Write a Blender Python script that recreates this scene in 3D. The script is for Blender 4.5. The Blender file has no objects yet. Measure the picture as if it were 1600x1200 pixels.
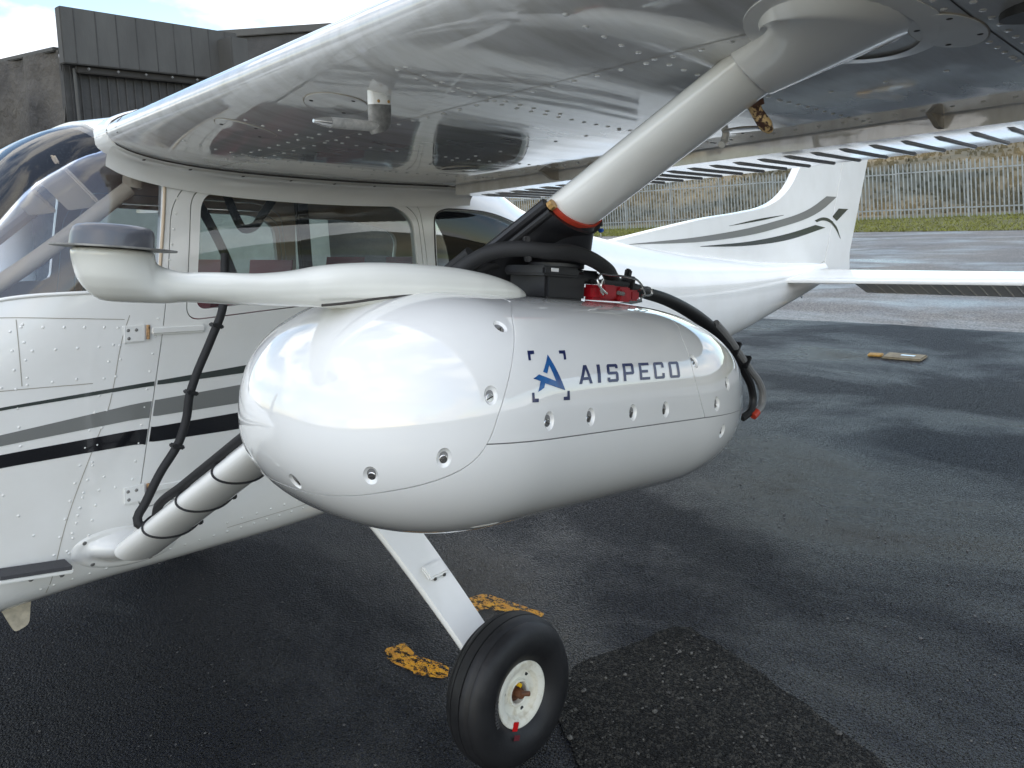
import bpy, bmesh, math, random
import numpy as np
from mathutils import Vector, Matrix, Euler
from mathutils.bvhtree import BVHTree
random.seed(7); rng = np.random.default_rng(7)
SC = bpy.context.scene
COL = SC.collection
# ------------------------------------------------------------------ camera
CAM = Vector((-0.17, -3.0289, 1.7099))
yaw, pit, rol = map(math.radians, (44.9851, -2.8653, -3.7295))
fw = Vector((math.sin(yaw)*math.cos(pit), math.cos(yaw)*math.cos(pit), math.sin(pit)))
r0 = Vector((math.cos(yaw), -math.sin(yaw), 0)); u0 = r0.cross(fw)
rt = r0*math.cos(rol)+u0*math.sin(rol); up = -r0*math.sin(rol)+u0*math.cos(rol)
cd = bpy.data.cameras.new('camera'); cam = bpy.data.objects.new('camera', cd); COL.objects.link(cam)
cam.matrix_world = Matrix(((rt.x, up.x, -fw.x, CAM.x), (rt.y, up.y, -fw.y, CAM.y), (rt.z, up.z, -fw.z, CAM.z), (0, 0, 0, 1)))
cd.sensor_width = 36; cd.lens = 1237.28/1600*36; cd.shift_x = -.00574; cd.shift_y = -.1355
cd.clip_start = .02; cd.clip_end = 2000
SC.camera = cam
# ------------------------------------------------------------------ world and sun
SUN_EL, SUN_AZ = math.radians(36), math.radians(238)   # azimuth: direction towards the sun, from +Y clockwise
W = bpy.data.worlds.new('World'); SC.world = W; W.use_nodes = True
nt = W.node_tree; nt.nodes.clear()
def wn(t, **k):
    n = nt.nodes.new(t)
    for a, b in k.items(): setattr(n, a, b)
    return n
out = wn('ShaderNodeOutputWorld'); bg = wn('ShaderNodeBackground'); bg.inputs[1].default_value = .15
sky = wn('ShaderNodeTexSky', sky_type='NISHITA', sun_disc=False, sun_elevation=SUN_EL, sun_rotation=SUN_AZ, air_density=1.2, dust_density=.6)
tc = wn('ShaderNodeTexCoord'); mp = wn('ShaderNodeMapping'); mp.inputs['Scale'].default_value = (1, 1, 2.4); mp.inputs['Location'].default_value = (.9, .4, .2)
nz = wn('ShaderNodeTexNoise'); nz.inputs['Scale'].default_value = 2.3; nz.inputs['Detail'].default_value = 9; nz.inputs['Roughness'].default_value = .55; nz.inputs['Distortion'].default_value = .5
rp = wn('ShaderNodeValToRGB'); rp.color_ramp.elements[0].position = .47; rp.color_ramp.elements[1].position = .575
n2 = wn('ShaderNodeTexNoise'); n2.inputs['Scale'].default_value = 3.1; n2.inputs['Detail'].default_value = 6
r2 = wn('ShaderNodeValToRGB'); r2.color_ramp.elements[0].position = .3; r2.color_ramp.elements[0].color = (3.4, 3.9, 4.9, 1); r2.color_ramp.elements[1].position = .7; r2.color_ramp.elements[1].color = (8.8, 8.5, 7.9, 1)
mx = wn('ShaderNodeMix', data_type='RGBA')
L = nt.links.new
L(tc.outputs['Generated'], mp.inputs[0]); L(mp.outputs[0], nz.inputs[0]); L(mp.outputs[0], n2.inputs[0]); L(nz.outputs[0], rp.inputs[0]); L(n2.outputs[0], r2.inputs[0])
L(rp.outputs[0], mx.inputs[0]); L(sky.outputs[0], mx.inputs[6]); L(r2.outputs[0], mx.inputs[7]); L(mx.outputs[2], bg.inputs[0]); L(bg.outputs[0], out.inputs[0])
sd = bpy.data.lights.new('sun', 'SUN'); sd.energy = .5; sd.angle = math.radians(150); sd.color = (1, .95, .88)
sun = bpy.data.objects.new('sun', sd); COL.objects.link(sun)
sv = Vector((math.sin(SUN_AZ)*math.cos(SUN_EL), math.cos(SUN_AZ)*math.cos(SUN_EL), math.sin(SUN_EL)))
sun.rotation_euler = (-sv).to_track_quat('-Z', 'Y').to_euler()
SC.view_settings.view_transform = 'Standard'; SC.view_settings.look = 'None'; SC.view_settings.exposure = .88; SC.view_settings.gamma = 1
SC.render.engine = 'CYCLES'; SC.cycles.max_bounces = 10; SC.cycles.transparent_max_bounces = 16; SC.cycles.glossy_bounces = 6

# ------------------------------------------------------------------ materials
def mat(name, col, rough=.5, metal=0., coat=0., spec=.5, var=0., vscale=6., bump=None, bstr=.2, bdist=.01, col2=None, stretch=(1, 1, 1), ramp=(.35, .65), wave=None, alpha_noise=None):
    m = bpy.data.materials.new(name); m.use_nodes = True; t = m.node_tree; b = t.nodes['Principled BSDF']
    b.inputs['Base Color'].default_value = (*col, 1); b.inputs['Roughness'].default_value = rough; b.inputs['Metallic'].default_value = metal
    b.inputs['Coat Weight'].default_value = coat; b.inputs['Coat Roughness'].default_value = .04; b.inputs['Specular IOR Level'].default_value = spec
    g = t.nodes.new('ShaderNodeNewGeometry'); vm = t.nodes.new('ShaderNodeVectorMath'); vm.operation = 'MULTIPLY'; vm.inputs[1].default_value = stretch
    t.links.new(g.outputs['Position'], vm.inputs[0])
    def noise(sc, det=5, ro=.6):
        n = t.nodes.new('ShaderNodeTexNoise'); n.inputs['Scale'].default_value = sc; n.inputs['Detail'].default_value = det; n.inputs['Roughness'].default_value = ro
        t.links.new(vm.outputs[0], n.inputs[0]); return n
    if col2 is not None or var:
        n = noise(vscale); r = t.nodes.new('ShaderNodeValToRGB'); r.color_ramp.elements[0].position, r.color_ramp.elements[1].position = ramp
        c2 = col2 if col2 is not None else tuple(c*(1-var) for c in col)
        r.color_ramp.elements[0].color = (*c2, 1); r.color_ramp.elements[1].color = (*col, 1)
        t.links.new(n.outputs[0], r.inputs[0]); t.links.new(r.outputs[0], b.inputs['Base Color'])
    nrm = None
    for (sc, st, di, det) in ([(bump, bstr, bdist, 4)] if bump else []) + ([wave] if wave else []):
        n = noise(sc, det); bp = t.nodes.new('ShaderNodeBump'); bp.inputs['Strength'].default_value = st; bp.inputs['Distance'].default_value = di
        t.links.new(n.outputs[0], bp.inputs['Height'])
        if nrm: t.links.new(nrm, bp.inputs['Normal'])
        nrm = bp.outputs[0]
    if nrm: t.links.new(nrm, b.inputs['Normal'])
    if alpha_noise:
        n = noise(*alpha_noise[:2], .82); r = t.nodes.new('ShaderNodeValToRGB'); r.color_ramp.elements[0].position, r.color_ramp.elements[1].position = alpha_noise[2:]
        t.links.new(n.outputs[0], r.inputs[0]); t.links.new(r.outputs[0], b.inputs['Alpha'])
    return m
M = {}
M['white'] = mat('aircraft_white', (.84, .84, .81), .16, coat=.5, col2=(.78, .775, .735), vscale=3.5, ramp=(.25, .6), wave=(2.2, .10, .02, 1))
M['wing'] = mat('wing_white_shaded', (.64, .645, .64), .06, coat=1., col2=(.52, .515, .49), vscale=9, stretch=(.35, 2.2, 1), ramp=(.30, .55), wave=(3.4, .28, .02, 1.5))  # white paint darkened to carry the underside's shade, plus slight dirt
M['pod'] = mat('pod_white', (.80, .80, .78), .05, coat=1., col2=(.775, .775, .755), vscale=5, wave=(7, .03, .01, 1))
M['boom'] = mat('boom_white', (.80, .80, .74), .22, coat=.3)
M['seam'] = mat('seam_dark', (.05, .045, .04), .7)
M['seam2'] = mat('seam_tan', (.36, .33, .28), .7)
M['black'] = mat('stripe_black', (.008, .008, .010), .14, coat=.5)
M['dgrey'] = mat('stripe_charcoal', (.045, .055, .05), .16, coat=.5)
M['grey'] = mat('stripe_grey', (.20, .205, .195), .16, coat=.5)
M['blk'] = mat('black_anodised', (.012, .012, .014), .38, bump=260, bstr=.1, bdist=.002)
M['rubber'] = mat('black_rubber', (.010, .010, .011), .5, bump=300, bstr=.2, bdist=.002)
M['braid'] = mat('black_braid', (.010, .010, .011), .6, bump=700, bstr=.6, bdist=.002)
M['cable_grey'] = mat('grey_sleeve', (.22, .22, .22), .45)
M['red'] = mat('red_anodised', (.36, .006, .014), .3, coat=.3, var=.3, vscale=60)
M['redseal'] = mat('red_silicone', (.50, .045, .018), .5)
M['steel'] = mat('steel', (.62, .61, .59), .25, metal=1)
M['alloy'] = mat('weathered_alloy', (.30, .295, .28), .5, metal=.5, var=.5, vscale=45)
M['brass'] = mat('brass_bolt', (.55, .33, .12), .4, metal=.6, var=.4, vscale=90)
M['rust'] = mat('rusty_steel', (.55, .33, .15), .6, col2=(.05, .018, .01), vscale=55, ramp=(.42, .58))
M['rust2'] = mat('rust_brown', (.16, .06, .025), .6, var=.6, vscale=60)
M['tyre'] = mat('tyre_rubber', (.007, .007, .008), .48, spec=.35, col2=(.016, .016, .017), vscale=14, ramp=(.45, .75), bump=120, bstr=.15, bdist=.003)
M['rim'] = mat('rim_cream', (.74, .73, .64), .35, col2=(.50, .45, .33), vscale=28, ramp=(.25, .5))
M['tan'] = mat('stained_tan', (.62, .55, .42), .5, var=.35, vscale=40)
M['blue'] = mat('logo_blue', (.008, .035, .16), .25, coat=.4, col2=(.02, .13, .36), vscale=22, ramp=(.35, .65))
M['navy'] = mat('logo_navy', (.010, .018, .085), .3, coat=.4)
M['antenna'] = mat('antenna_grey', (.075, .078, .09), .32, coat=.3)
M['liner'] = mat('cabin_liner', (.56, .45, .34), .7, var=.2, vscale=8)
M['trim'] = mat('cabin_trim', (.58, .47, .34), .6)
M['seat'] = mat('maroon_vinyl', (.20, .018, .026), .4)
M['panel'] = mat('panel_black', (.015, .015, .015), .5)
M['step'] = mat('step_tape', (.06, .06, .065), .8, bump=300, bstr=.5, bdist=.003)
M['galv'] = mat('galvanised', (.36, .385, .39), .5, metal=.35, var=.3, vscale=3)
M['hangar'] = mat('hangar_cloth', (.075, .073, .070), .8, col2=(.050, .049, .047), vscale=1.2, bump=1.6, bstr=.5, bdist=.15, wave=(30, .2, .02, 3))
M['hangar2'] = mat('hangar_fascia', (.10, .098, .090), .7, col2=(.068, .066, .061), stretch=(1, 1, .35), vscale=.9, wave=(25, .12, .02, 3))
M['hangar3'] = mat('hangar_crumpled', (.105, .095, .082), .8, col2=(.050, .047, .045), vscale=1.4, stretch=(1, 1, .6), wave=(2.2, .9, .25, 5))
M['plate'] = mat('plate_concrete', (.24, .20, .13), .8, var=.4, vscale=14)
M['yellow'] = mat('worn_yellow', (.86, .42, .010), .5, col2=(.62, .25, .01), vscale=40, alpha_noise=(38, 12, .475, .505), stretch=(1, .5, 1))
M['yel'] = mat('yellow_cap', (.7, .42, .01), .4)
M['redtape'] = mat('red_paint', (.5, .006, .008), .4)
M['grass'] = mat('verge_grass', (.21, .22, .03), .7, col2=(.13, .13, .03), vscale=.9)
M['soil'] = mat('verge_ground', (.14, .14, .03), .9, col2=(.08, .075, .03), vscale=1.2)
M['hill'] = mat('heath', (.23, .175, .09), .95, col2=(.065, .068, .048), vscale=.11, stretch=(.5, 1, 3.5), ramp=(.36, .64), wave=(2.5, .3, .3, 4))
M['label'] = mat('white_label', (.7, .7, .7), .5)
M['bluetag'] = mat('blue_tag', (.02, .12, .6), .4)

def glass(name, tint=(.86, .9, .9), refl=1.):
    m = bpy.data.materials.new(name); m.use_nodes = True; t = m.node_tree; t.nodes.clear()
    o = t.nodes.new('ShaderNodeOutputMaterial'); tr = t.nodes.new('ShaderNodeBsdfTransparent'); tr.inputs[0].default_value = (*tint, 1)
    gl = t.nodes.new('ShaderNodeBsdfGlossy'); gl.inputs['Roughness'].default_value = .01; gl.inputs[0].default_value = (refl, refl, refl, 1)
    fr = t.nodes.new('ShaderNodeFresnel'); fr.inputs[0].default_value = 1.5; mi = t.nodes.new('ShaderNodeMixShader')
    t.links.new(fr.outputs[0], mi.inputs[0]); t.links.new(tr.outputs[0], mi.inputs[1]); t.links.new(gl.outputs[0], mi.inputs[2]); t.links.new(mi.outputs[0], o.inputs[0])
    return m
M['glass'] = glass('perspex')
M['wglass'] = glass('windshield_perspex', (.90, .92, .95))

def asphalt(name, base, base2, rough, gscale, gcol, gthr, bump, rough2=None, spec=.5, wetk=1.):
    m = bpy.data.materials.new(name); m.use_nodes = True; t = m.node_tree; b = t.nodes['Principled BSDF']
    N = t.nodes.new; K = t.links.new
    g = N('ShaderNodeNewGeometry')
    def noise(s, d=4):
        n = N('ShaderNodeTexNoise'); n.inputs['Scale'].default_value = s; n.inputs['Detail'].default_value = d; n.inputs['Roughness'].default_value = .65; K(g.outputs['Position'], n.inputs[0]); return n
    def ramp(src, a, c, ca=(0, 0, 0, 1), cb=(1, 1, 1, 1)):
        r = N('ShaderNodeValToRGB'); r.color_ramp.elements[0].position = a; r.color_ramp.elements[1].position = c; r.color_ramp.elements[0].color = ca; r.color_ramp.elements[1].color = cb; K(src, r.inputs[0]); return r
    big = noise(.55, 5); fine = noise(gscale*2.6, 2)
    vo = N('ShaderNodeTexVoronoi'); vo.inputs['Scale'].default_value = gscale*1.3; K(g.outputs['Position'], vo.inputs['Vector'])
    b.inputs['Specular IOR Level'].default_value = spec
    bc = ramp(big.outputs[0], .35, .65, (*base2, 1), (*base, 1))
    v2 = N('ShaderNodeTexVoronoi'); v2.inputs['Scale'].default_value = gscale*2.3; K(g.outputs['Position'], v2.inputs['Vector'])
    sep = N('ShaderNodeSeparateColor'); K(vo.outputs['Color'], sep.inputs[0]); sep2 = N('ShaderNodeSeparateColor'); K(v2.outputs['Color'], sep2.inputs[0])
    mm = N('ShaderNodeMapRange'); mm.inputs[3].default_value = .35; mm.inputs[4].default_value = 1.9; K(sep2.outputs[1], mm.inputs[0])
    vm = N('ShaderNodeVectorMath'); vm.operation = 'SCALE'; K(bc.outputs[0], vm.inputs[0]); K(mm.outputs[0], vm.inputs[3])
    med = noise(2.6, 6); gm = N('ShaderNodeMath'); gm.operation = 'MULTIPLY_ADD'; K(med.outputs[0], gm.inputs[0]); gm.inputs[1].default_value = .5; K(sep.outputs[0], gm.inputs[2])
    gr = ramp(gm.outputs[0], gthr+.25, gthr+.33)
    mxx = N('ShaderNodeMix'); mxx.data_type = 'RGBA'; K(gr.outputs[0], mxx.inputs[0]); K(vm.outputs[0], mxx.inputs[6]); mxx.inputs[7].default_value = (*gcol, 1)
    K(mxx.outputs[2], b.inputs['Base Color'])
    vs = N('ShaderNodeVectorMath'); vs.operation = 'MULTIPLY'; vs.inputs[1].default_value = (.8, .45, 1); K(g.outputs['Position'], vs.inputs[0])
    wn_ = N('ShaderNodeTexNoise'); wn_.inputs['Scale'].default_value = .9; wn_.inputs['Detail'].default_value = 7; wn_.inputs['Roughness'].default_value = .6; wn_.inputs['Distortion'].default_value = .4; K(vs.outputs[0], wn_.inputs[0])
    wet = ramp(wn_.outputs[0], .46, .74)
    rr = ramp(wet.outputs[0], 0, 1, (rough,)*3+(1,), ((rough2 or rough),)*3+(1,)); K(rr.outputs[0], b.inputs['Roughness'])
    sr = ramp(wet.outputs[0], 0, 1, (spec,)*3+(1,), (spec*wetk,)*3+(1,)); K(sr.outputs[0], b.inputs['Specular IOR Level'])
    b1 = N('ShaderNodeBump'); bs = N('ShaderNodeMapRange'); bs.inputs[3].default_value = bump; bs.inputs[4].default_value = bump*.8; K(wet.outputs[0], bs.inputs[0]); K(bs.outputs[0], b1.inputs['Strength']); b1.inputs['Distance'].default_value = .024*min(1, bump*1.5); K(vo.outputs['Distance'], b1.inputs['Height']); b1.invert = True
    b2 = N('ShaderNodeBump'); b2.inputs['Strength'].default_value = bump*.7; b2.inputs['Distance'].default_value = .012*min(1, bump*1.5); K(v2.outputs['Distance'], b2.inputs['Height']); b2.invert = True; K(b1.outputs[0], b2.inputs['Normal'])
    K(b2.outputs[0], b.inputs['Normal'])
    return m
M['asphalt'] = asphalt('wet_asphalt', (.0040, .0062, .0140), (.0022, .0034, .0075), .50, 78, (.026, .028, .036), .80, 1., .055, .24, 3.0)
M['patch'] = asphalt('coarse_asphalt', (.006, .006, .006), (.0035, .0035, .0035), .65, 85, (.048, .045, .038), .62, 1., .55, .2)
M['concrete'] = asphalt('wet_concrete', (.165, .15, .13), (.115, .105, .098), .60, 30, (.19, .175, .16), .8, .2, .16, .22, 2.4)

# ------------------------------------------------------------------ helpers
def link(name, me, m=None, parent=None, smooth=False, ang=35):
    if m is not None:
        me.materials.clear(); me.materials.append(m)
    o = bpy.data.objects.new(name, me); COL.objects.link(o)
    if smooth:
        me.shade_smooth()
        me.set_sharp_from_angle(angle=math.radians(ang))
    if parent: o.parent = parent
    return o
def pyd(v, f):
    me = bpy.data.meshes.new('m'); me.from_pydata([tuple(map(float, a)) for a in v], [], f); me.update(); return me
def empty(name, loc, label, cat, group=None):
    o = bpy.data.objects.new(name, None); COL.objects.link(o); o.location = loc; o.empty_display_size = .1
    o['label'] = label; o['category'] = cat
    if group: o['group'] = group
    return o
def struct(o, label=None):
    o['kind'] = 'structure'
    return o
def fixn(me):
    bm = bmesh.new(); bm.from_mesh(me); bmesh.ops.recalc_face_normals(bm, faces=bm.faces); bm.to_mesh(me); bm.free(); return me
def box(c, s, rot=None, bev=0, seg=2):
    bm = bmesh.new(); bmesh.ops.create_cube(bm, size=1); bmesh.ops.scale(bm, vec=s, verts=bm.verts)
    if bev: bmesh.ops.bevel(bm, geom=list(bm.edges), offset=bev, segments=seg, affect='EDGES')
    if rot: bmesh.ops.rotate(bm, matrix=Euler(rot).to_matrix(), verts=bm.verts)
    bmesh.ops.translate(bm, vec=c, verts=bm.verts)
    me = bpy.data.meshes.new('m'); bm.to_mesh(me); bm.free(); return me
def rings(rs, close=True, cap=True):
    v = []; f = []; n = len(rs[0])
    for r in rs: v += list(r)
    for i in range(len(rs)-1):
        for j in range(n if close else n-1):
            k = (j+1) % n; f.append((i*n+j, i*n+k, (i+1)*n+k, (i+1)*n+j))
    if cap: f.append(tuple(range(n-1, -1, -1))); f.append(tuple((len(rs)-1)*n+j for j in range(n)))
    return fixn(pyd(v, f))
def spline(P, n):
    P = np.array(P, float); t = np.concatenate([[0], np.cumsum(np.linalg.norm(np.diff(P, axis=0), axis=1))]); u = np.linspace(0, t[-1], n)
    T = np.gradient(P, t, axis=0); o = []
    for x in u:
        i = min(max(np.searchsorted(t, x)-1, 0), len(t)-2); h = t[i+1]-t[i]; s = (x-t[i])/h
        o.append((2*s**3-3*s**2+1)*P[i]+(s**3-2*s**2+s)*h*T[i]+(-2*s**3+3*s**2)*P[i+1]+(s**3-s**2)*h*T[i+1])
    return np.array(o)
def tube(P, r, seg=10, n=None, flat=None):
    P = spline(P, n) if n else np.array(P, float)
    R = np.full(len(P), r) if np.isscalar(r) else np.interp(np.linspace(0, 1, len(P)), np.linspace(0, 1, len(r)), r)
    T = np.gradient(P, axis=0); T /= np.linalg.norm(T, axis=1)[:, None]
    ref = np.array([0, 0, 1.]) if abs(T[0][2]) < .9 else np.array([1., 0, 0]); nn = np.cross(T[0], ref); rs = []
    for p, t, q in zip(P, T, R):
        nn = nn-t*(nn@t); nn /= np.linalg.norm(nn); b = np.cross(t, nn); a = np.linspace(0, 2*math.pi, seg, endpoint=False)
        rs.append(p+q*(np.cos(a)[:, None]*nn*(flat or 1)+np.sin(a)[:, None]*b))
    return rings(rs)
def lathe(prof, seg=40, axis='y', cap=True):
    rs = []
    for (r, h) in prof:
        a = np.linspace(0, 2*math.pi, seg, endpoint=False); r = max(r, 1e-4)
        rs.append(np.stack([r*np.cos(a), np.full(seg, h), r*np.sin(a)], 1) if axis == 'y' else np.stack([r*np.cos(a), r*np.sin(a), np.full(seg, h)], 1))
    return rings(rs, cap=cap)
def prism(poly, y0, y1):
    n = len(poly); v = [(x, y0, z) for x, z in poly]+[(x, y1, z) for x, z in poly]
    f = [tuple(range(n)), tuple(range(2*n-1, n-1, -1))]+[(i, i+n, (i+1) % n+n, (i+1) % n) for i in range(n)]
    return fixn(pyd(v, f))
def rpoly(poly, rad, seg=6):
    o = []; n = len(poly)
    for i in range(n):
        p = np.array(poly[i], float); a = np.array(poly[i-1], float)-p; b = np.array(poly[(i+1) % n], float)-p
        r = rad[i] if hasattr(rad, '__len__') else rad
        d = min(r, .48*np.linalg.norm(a), .48*np.linalg.norm(b)); A = p+a/np.linalg.norm(a)*d; B = p+b/np.linalg.norm(b)*d
        for s in np.linspace(0, 1, seg+1): o.append(tuple((1-s)**2*A+2*s*(1-s)*p+s*s*B))
    return o
def opoly(poly, d):      # positive d grows
    P = np.array(poly, float); ar = np.sum(P[:, 0]*np.roll(P[:, 1], -1)-np.roll(P[:, 0], -1)*P[:, 1]); s = 1 if ar > 0 else -1
    e = np.roll(P, -1, 0)-P; l = np.linalg.norm(e, axis=1); n = s*np.stack([e[:, 1], -e[:, 0]], 1)/l[:, None]; m = n+np.roll(n, 1, 0); m /= np.maximum(np.sum(m*m, 1), .6)[:, None]/2
    return [tuple(q) for q in P+m*d]
def boolean(me, ops):
    """ops: list of (operation, cutter mesh)"""
    o = bpy.data.objects.new('tmp', me.copy()); COL.objects.link(o); cs = []
    for op, c in ops:
        co = bpy.data.objects.new('cut', c); COL.objects.link(co); cs.append(co)
        md = o.modifiers.new('b', 'BOOLEAN'); md.operation = op; md.object = co; md.solver = 'EXACT'
        try: md.material_mode = 'TRANSFER'
        except Exception: pass
    bpy.context.view_layer.update(); dg = bpy.context.evaluated_depsgraph_get()
    r = bpy.data.meshes.new_from_object(o.evaluated_get(dg), preserve_all_data_layers=False, depsgraph=dg)
    for q in cs+[o]: bpy.data.objects.remove(q)
    return r
def bvh(me):
    me.calc_loop_triangles(); vs = [v.co.copy() for v in me.vertices]; fs = [tuple(p.vertices) for p in me.polygons]
    return BVHTree.FromPolygons(vs, fs), fs, vs, [v.normal.copy() for v in me.vertices]
def smooth_from(me, srcs, tol=.0015):
    """shade a cut mesh with the normals of the uncut smooth surfaces it came from"""
    me.shade_smooth(); nl = [None]*len(me.loops)
    for p in me.polygons:
        pn = p.normal
        for li in p.loop_indices:
            co = me.vertices[me.loops[li].vertex_index].co; best = pn
            for (tr, fs, vs, ns) in srcs:
                h = tr.find_nearest(co, .01)
                if h[0] is None or h[3] > tol: continue
                fi = fs[h[2]]; w = [1/(1e-6+(vs[i]-h[0]).length_squared) for i in fi]; s = Vector()
                for wi, i in zip(w, fi): s += ns[i]*wi
                s.normalize()
                if s.dot(pn) < 0: s = -s
                if s.dot(pn) > .8: best = s; break
            nl[li] = best
    me.normals_split_custom_set(nl)
    return me
def copy_tree(o, parent=None):
    c = o.copy(); COL.objects.link(c); c.parent = parent
    for k in list(o.children):
        if k is not c: copy_tree(k, c)
    return c
def domes(pts, nrm, r, h=.35):
    """small rivet heads joined in one mesh"""
    v = []; f = []; S = 8
    for p, n in zip(pts, nrm):
        p = np.array(p, float); n = np.array(n, float); n /= np.linalg.norm(n); a = np.cross(n, [0, 0, 1.] if abs(n[2]) < .9 else [1., 0, 0]); a /= np.linalg.norm(a); b = np.cross(n, a); k = len(v)
        for rr, hh in ((1, -.1), (.75, h*.7)):
            for q in range(S):
                t = 2*math.pi*q/S; v.append(p+r*rr*(math.cos(t)*a+math.sin(t)*b)+n*r*hh)
        v.append(p+n*r*h)
        for q in range(S):
            f.append((k+q, k+(q+1) % S, k+S+(q+1) % S, k+S+q)); f.append((k+S+q, k+S+(q+1) % S, k+2*S))
    me = pyd(v, f); me.shade_smooth(); return me
def line2(a, b, step, jit=0):
    a = np.array(a, float); b = np.array(b, float); n = max(2, int(round(np.linalg.norm(b-a)/step))+1); return [a+(b-a)*t for t in np.linspace(0, 1, n)]

# ================================================================== SETTING
def sheet(name, poly, z, m, label=None, sub=0):
    bm = bmesh.new(); bm.faces.new([bm.verts.new((x, y, z)) for x, y in poly]); bmesh.ops.recalc_face_normals(bm, faces=bm.faces)
    me = bpy.data.meshes.new('m'); bm.to_mesh(me); bm.free()
    if me.polygons[0].normal.z < 0: me.flip_normals()
    return struct(link(name, me, m))
sheet('ground', [(-900, -900), (900, -900), (900, 900), (-900, 900)], -.012, M['soil'])
# dark apron with a ragged far edge against the concrete
edge = [(9.86, -30)]+[(9.62+.03*math.sin(y*2.1)+rng.normal(0, .015)-.105*(y+.8)*.25, y) for y in np.arange(-8, 12, .25)]+[(8.6, 40)]
sheet('asphalt_apron', [(-60, -30)]+edge+[(-60, 40)], -.004, M['asphalt'])
sheet('concrete_apron', [(8.0, -60), (27.0, -60), (27.2, 3), (28.0, 8.4), (29.5, 26), (31, 45), (8.0, 45)], -.008, M['concrete'])
pp = [(2.406, -1.282), (2.33, -1.20), (2.2, -1.19), (2.06, -1.14), (1.923, -1.095), (1.75, -1.16), (1.5, -1.5), (1.2, -1.9), (1.0, -2.4), (1.2, -3.4), (2.6, -4.2), (2.35, -3.0), (2.16, -2.4), (2.117, -2.16), (2.2, -1.9), (2.285, -1.672), (2.36, -1.45)]
pp = [tuple(q) for q in spline(np.array(pp+[pp[0]]), 120)[:-1]+rng.normal(0, .008, (119, 2))]
patch = sheet('asphalt_patch', pp, .002, M['patch'])
# loose and exposed stones on the old surface
bm = bmesh.new(); bmesh.ops.create_icosphere(bm, subdivisions=1, radius=1); iv = np.array([v.co[:] for v in bm.verts]); jf = [tuple(v.index for v in q.verts) for q in bm.faces]; bm.free()
from mathutils.geometry import intersect_point_tri_2d
def inpoly(x, y, P):
    c = False; j = len(P)-1
    for i in range(len(P)):
        if (P[i][1] > y) != (P[j][1] > y) and x < (P[j][0]-P[i][0])*(y-P[i][1])/(P[j][1]-P[i][1])+P[i][0]: c = not c
        j = i
    return c
V = []; F = []; cnt = 0
while cnt < 600:
    x, y = rng.uniform(1.0, 2.45), rng.uniform(-3.2, -1.05)
    if not inpoly(x, y, pp): continue
    r = rng.gamma(3, .0011)+.0012; k = len(V); s = r*rng.uniform(.6, 1.3, 3); s[2] *= .55; a = rng.uniform(0, 6.28); q = iv*s*(1+rng.normal(0, .12, iv.shape))
    q = np.stack([q[:, 0]*math.cos(a)-q[:, 1]*math.sin(a), q[:, 0]*math.sin(a)+q[:, 1]*math.cos(a), q[:, 2]], 1)+[x, y, .002+r*.1]
    V += list(q); F += [tuple(i+k for i in g) for g in jf]; cnt += 1
st = link('stones', pyd(V, F), mat('aggregate', (.13, .125, .11), .7, col2=(.03, .03, .03), vscale=60)); st['kind'] = 'stuff'; st['label'] = 'pale exposed stones in the old asphalt by the wheel'; st['category'] = 'stones'
V = []; F = []
for cnt in range(1500):
    x, y = rng.uniform(-.2, 4), rng.uniform(-3.2, 1.5); r = rng.gamma(3, .0007)+.001; k = len(V)
    V += list(iv*r*np.array([1, 1, .6])*(1+rng.normal(0, .15, iv.shape))+[x, y, -.003]); F += [tuple(i+k for i in g) for g in jf]
st = link('grit', pyd(V, F), mat('grit', (.09, .088, .085), .6)); st['kind'] = 'stuff'; st['label'] = 'fine grit scattered over the dark wet apron'; st['category'] = 'grit'
# worn yellow paint
for nm, P in (('yellow_marking', [(1.529, -.43), (1.496, -.527), (1.507, -.672), (1.561, -.784), (1.625, -.723), (1.585, -.571), (1.623, -.46)]), ('yellow_marking', [(1.996, -.393), (2.079, -.407), (2.123, -.751), (2.094, -.763), (2.02, -.583), (1.999, -.513), (1.936, -.51)])):
    Q = [tuple(a) for a in np.array(rpoly(P, .03, 4))+rng.normal(0, .003, (len(P)*5, 2))]
    sheet(nm, Q, .0005, M['yellow'])
# verge
vg = [(27.0, -60), (27.2, 3), (28.0, 8.4), (29.5, 26), (31, 45), (42, 45), (39.5, -60)]
sheet('grass_verge', vg, -.001, M['soil'])
def fpt(n): return np.array([34.661+.3107*n, 23.389-2.7324*n])
V = []; F = []; B = 30000
for i in range(B):
    y = rng.uniform(-14, 34); xe = np.interp(y, [-60, 3, 8.4, 26, 45], [27, 27.2, 28, 29.5, 31]); xf = np.interp(y, [-20, 40], [fpt(15.9)[0], fpt(-6.1)[0]]); x = xe+(rng.random()**1.3)*(xf+1.2-xe)
    h = rng.uniform(.03, .10)*(1.4 if x > xf-.5 else 1); a = rng.uniform(0, 6.28); w = rng.uniform(.012, .03); lx, ly = rng.normal(0, .05, 2); k = len(V)
    V += [(x-w*math.cos(a), y-w*math.sin(a), -.002), (x+w*math.cos(a), y+w*math.sin(a), -.002), (x+lx, y+ly, h)]; F.append((k, k+1, k+2))
g = link('grass', pyd(V, F), M['grass']); g['kind'] = 'stuff'; g['label'] = 'rough yellow green grass on the verge below the fence'; g['category'] = 'grass'
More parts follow.
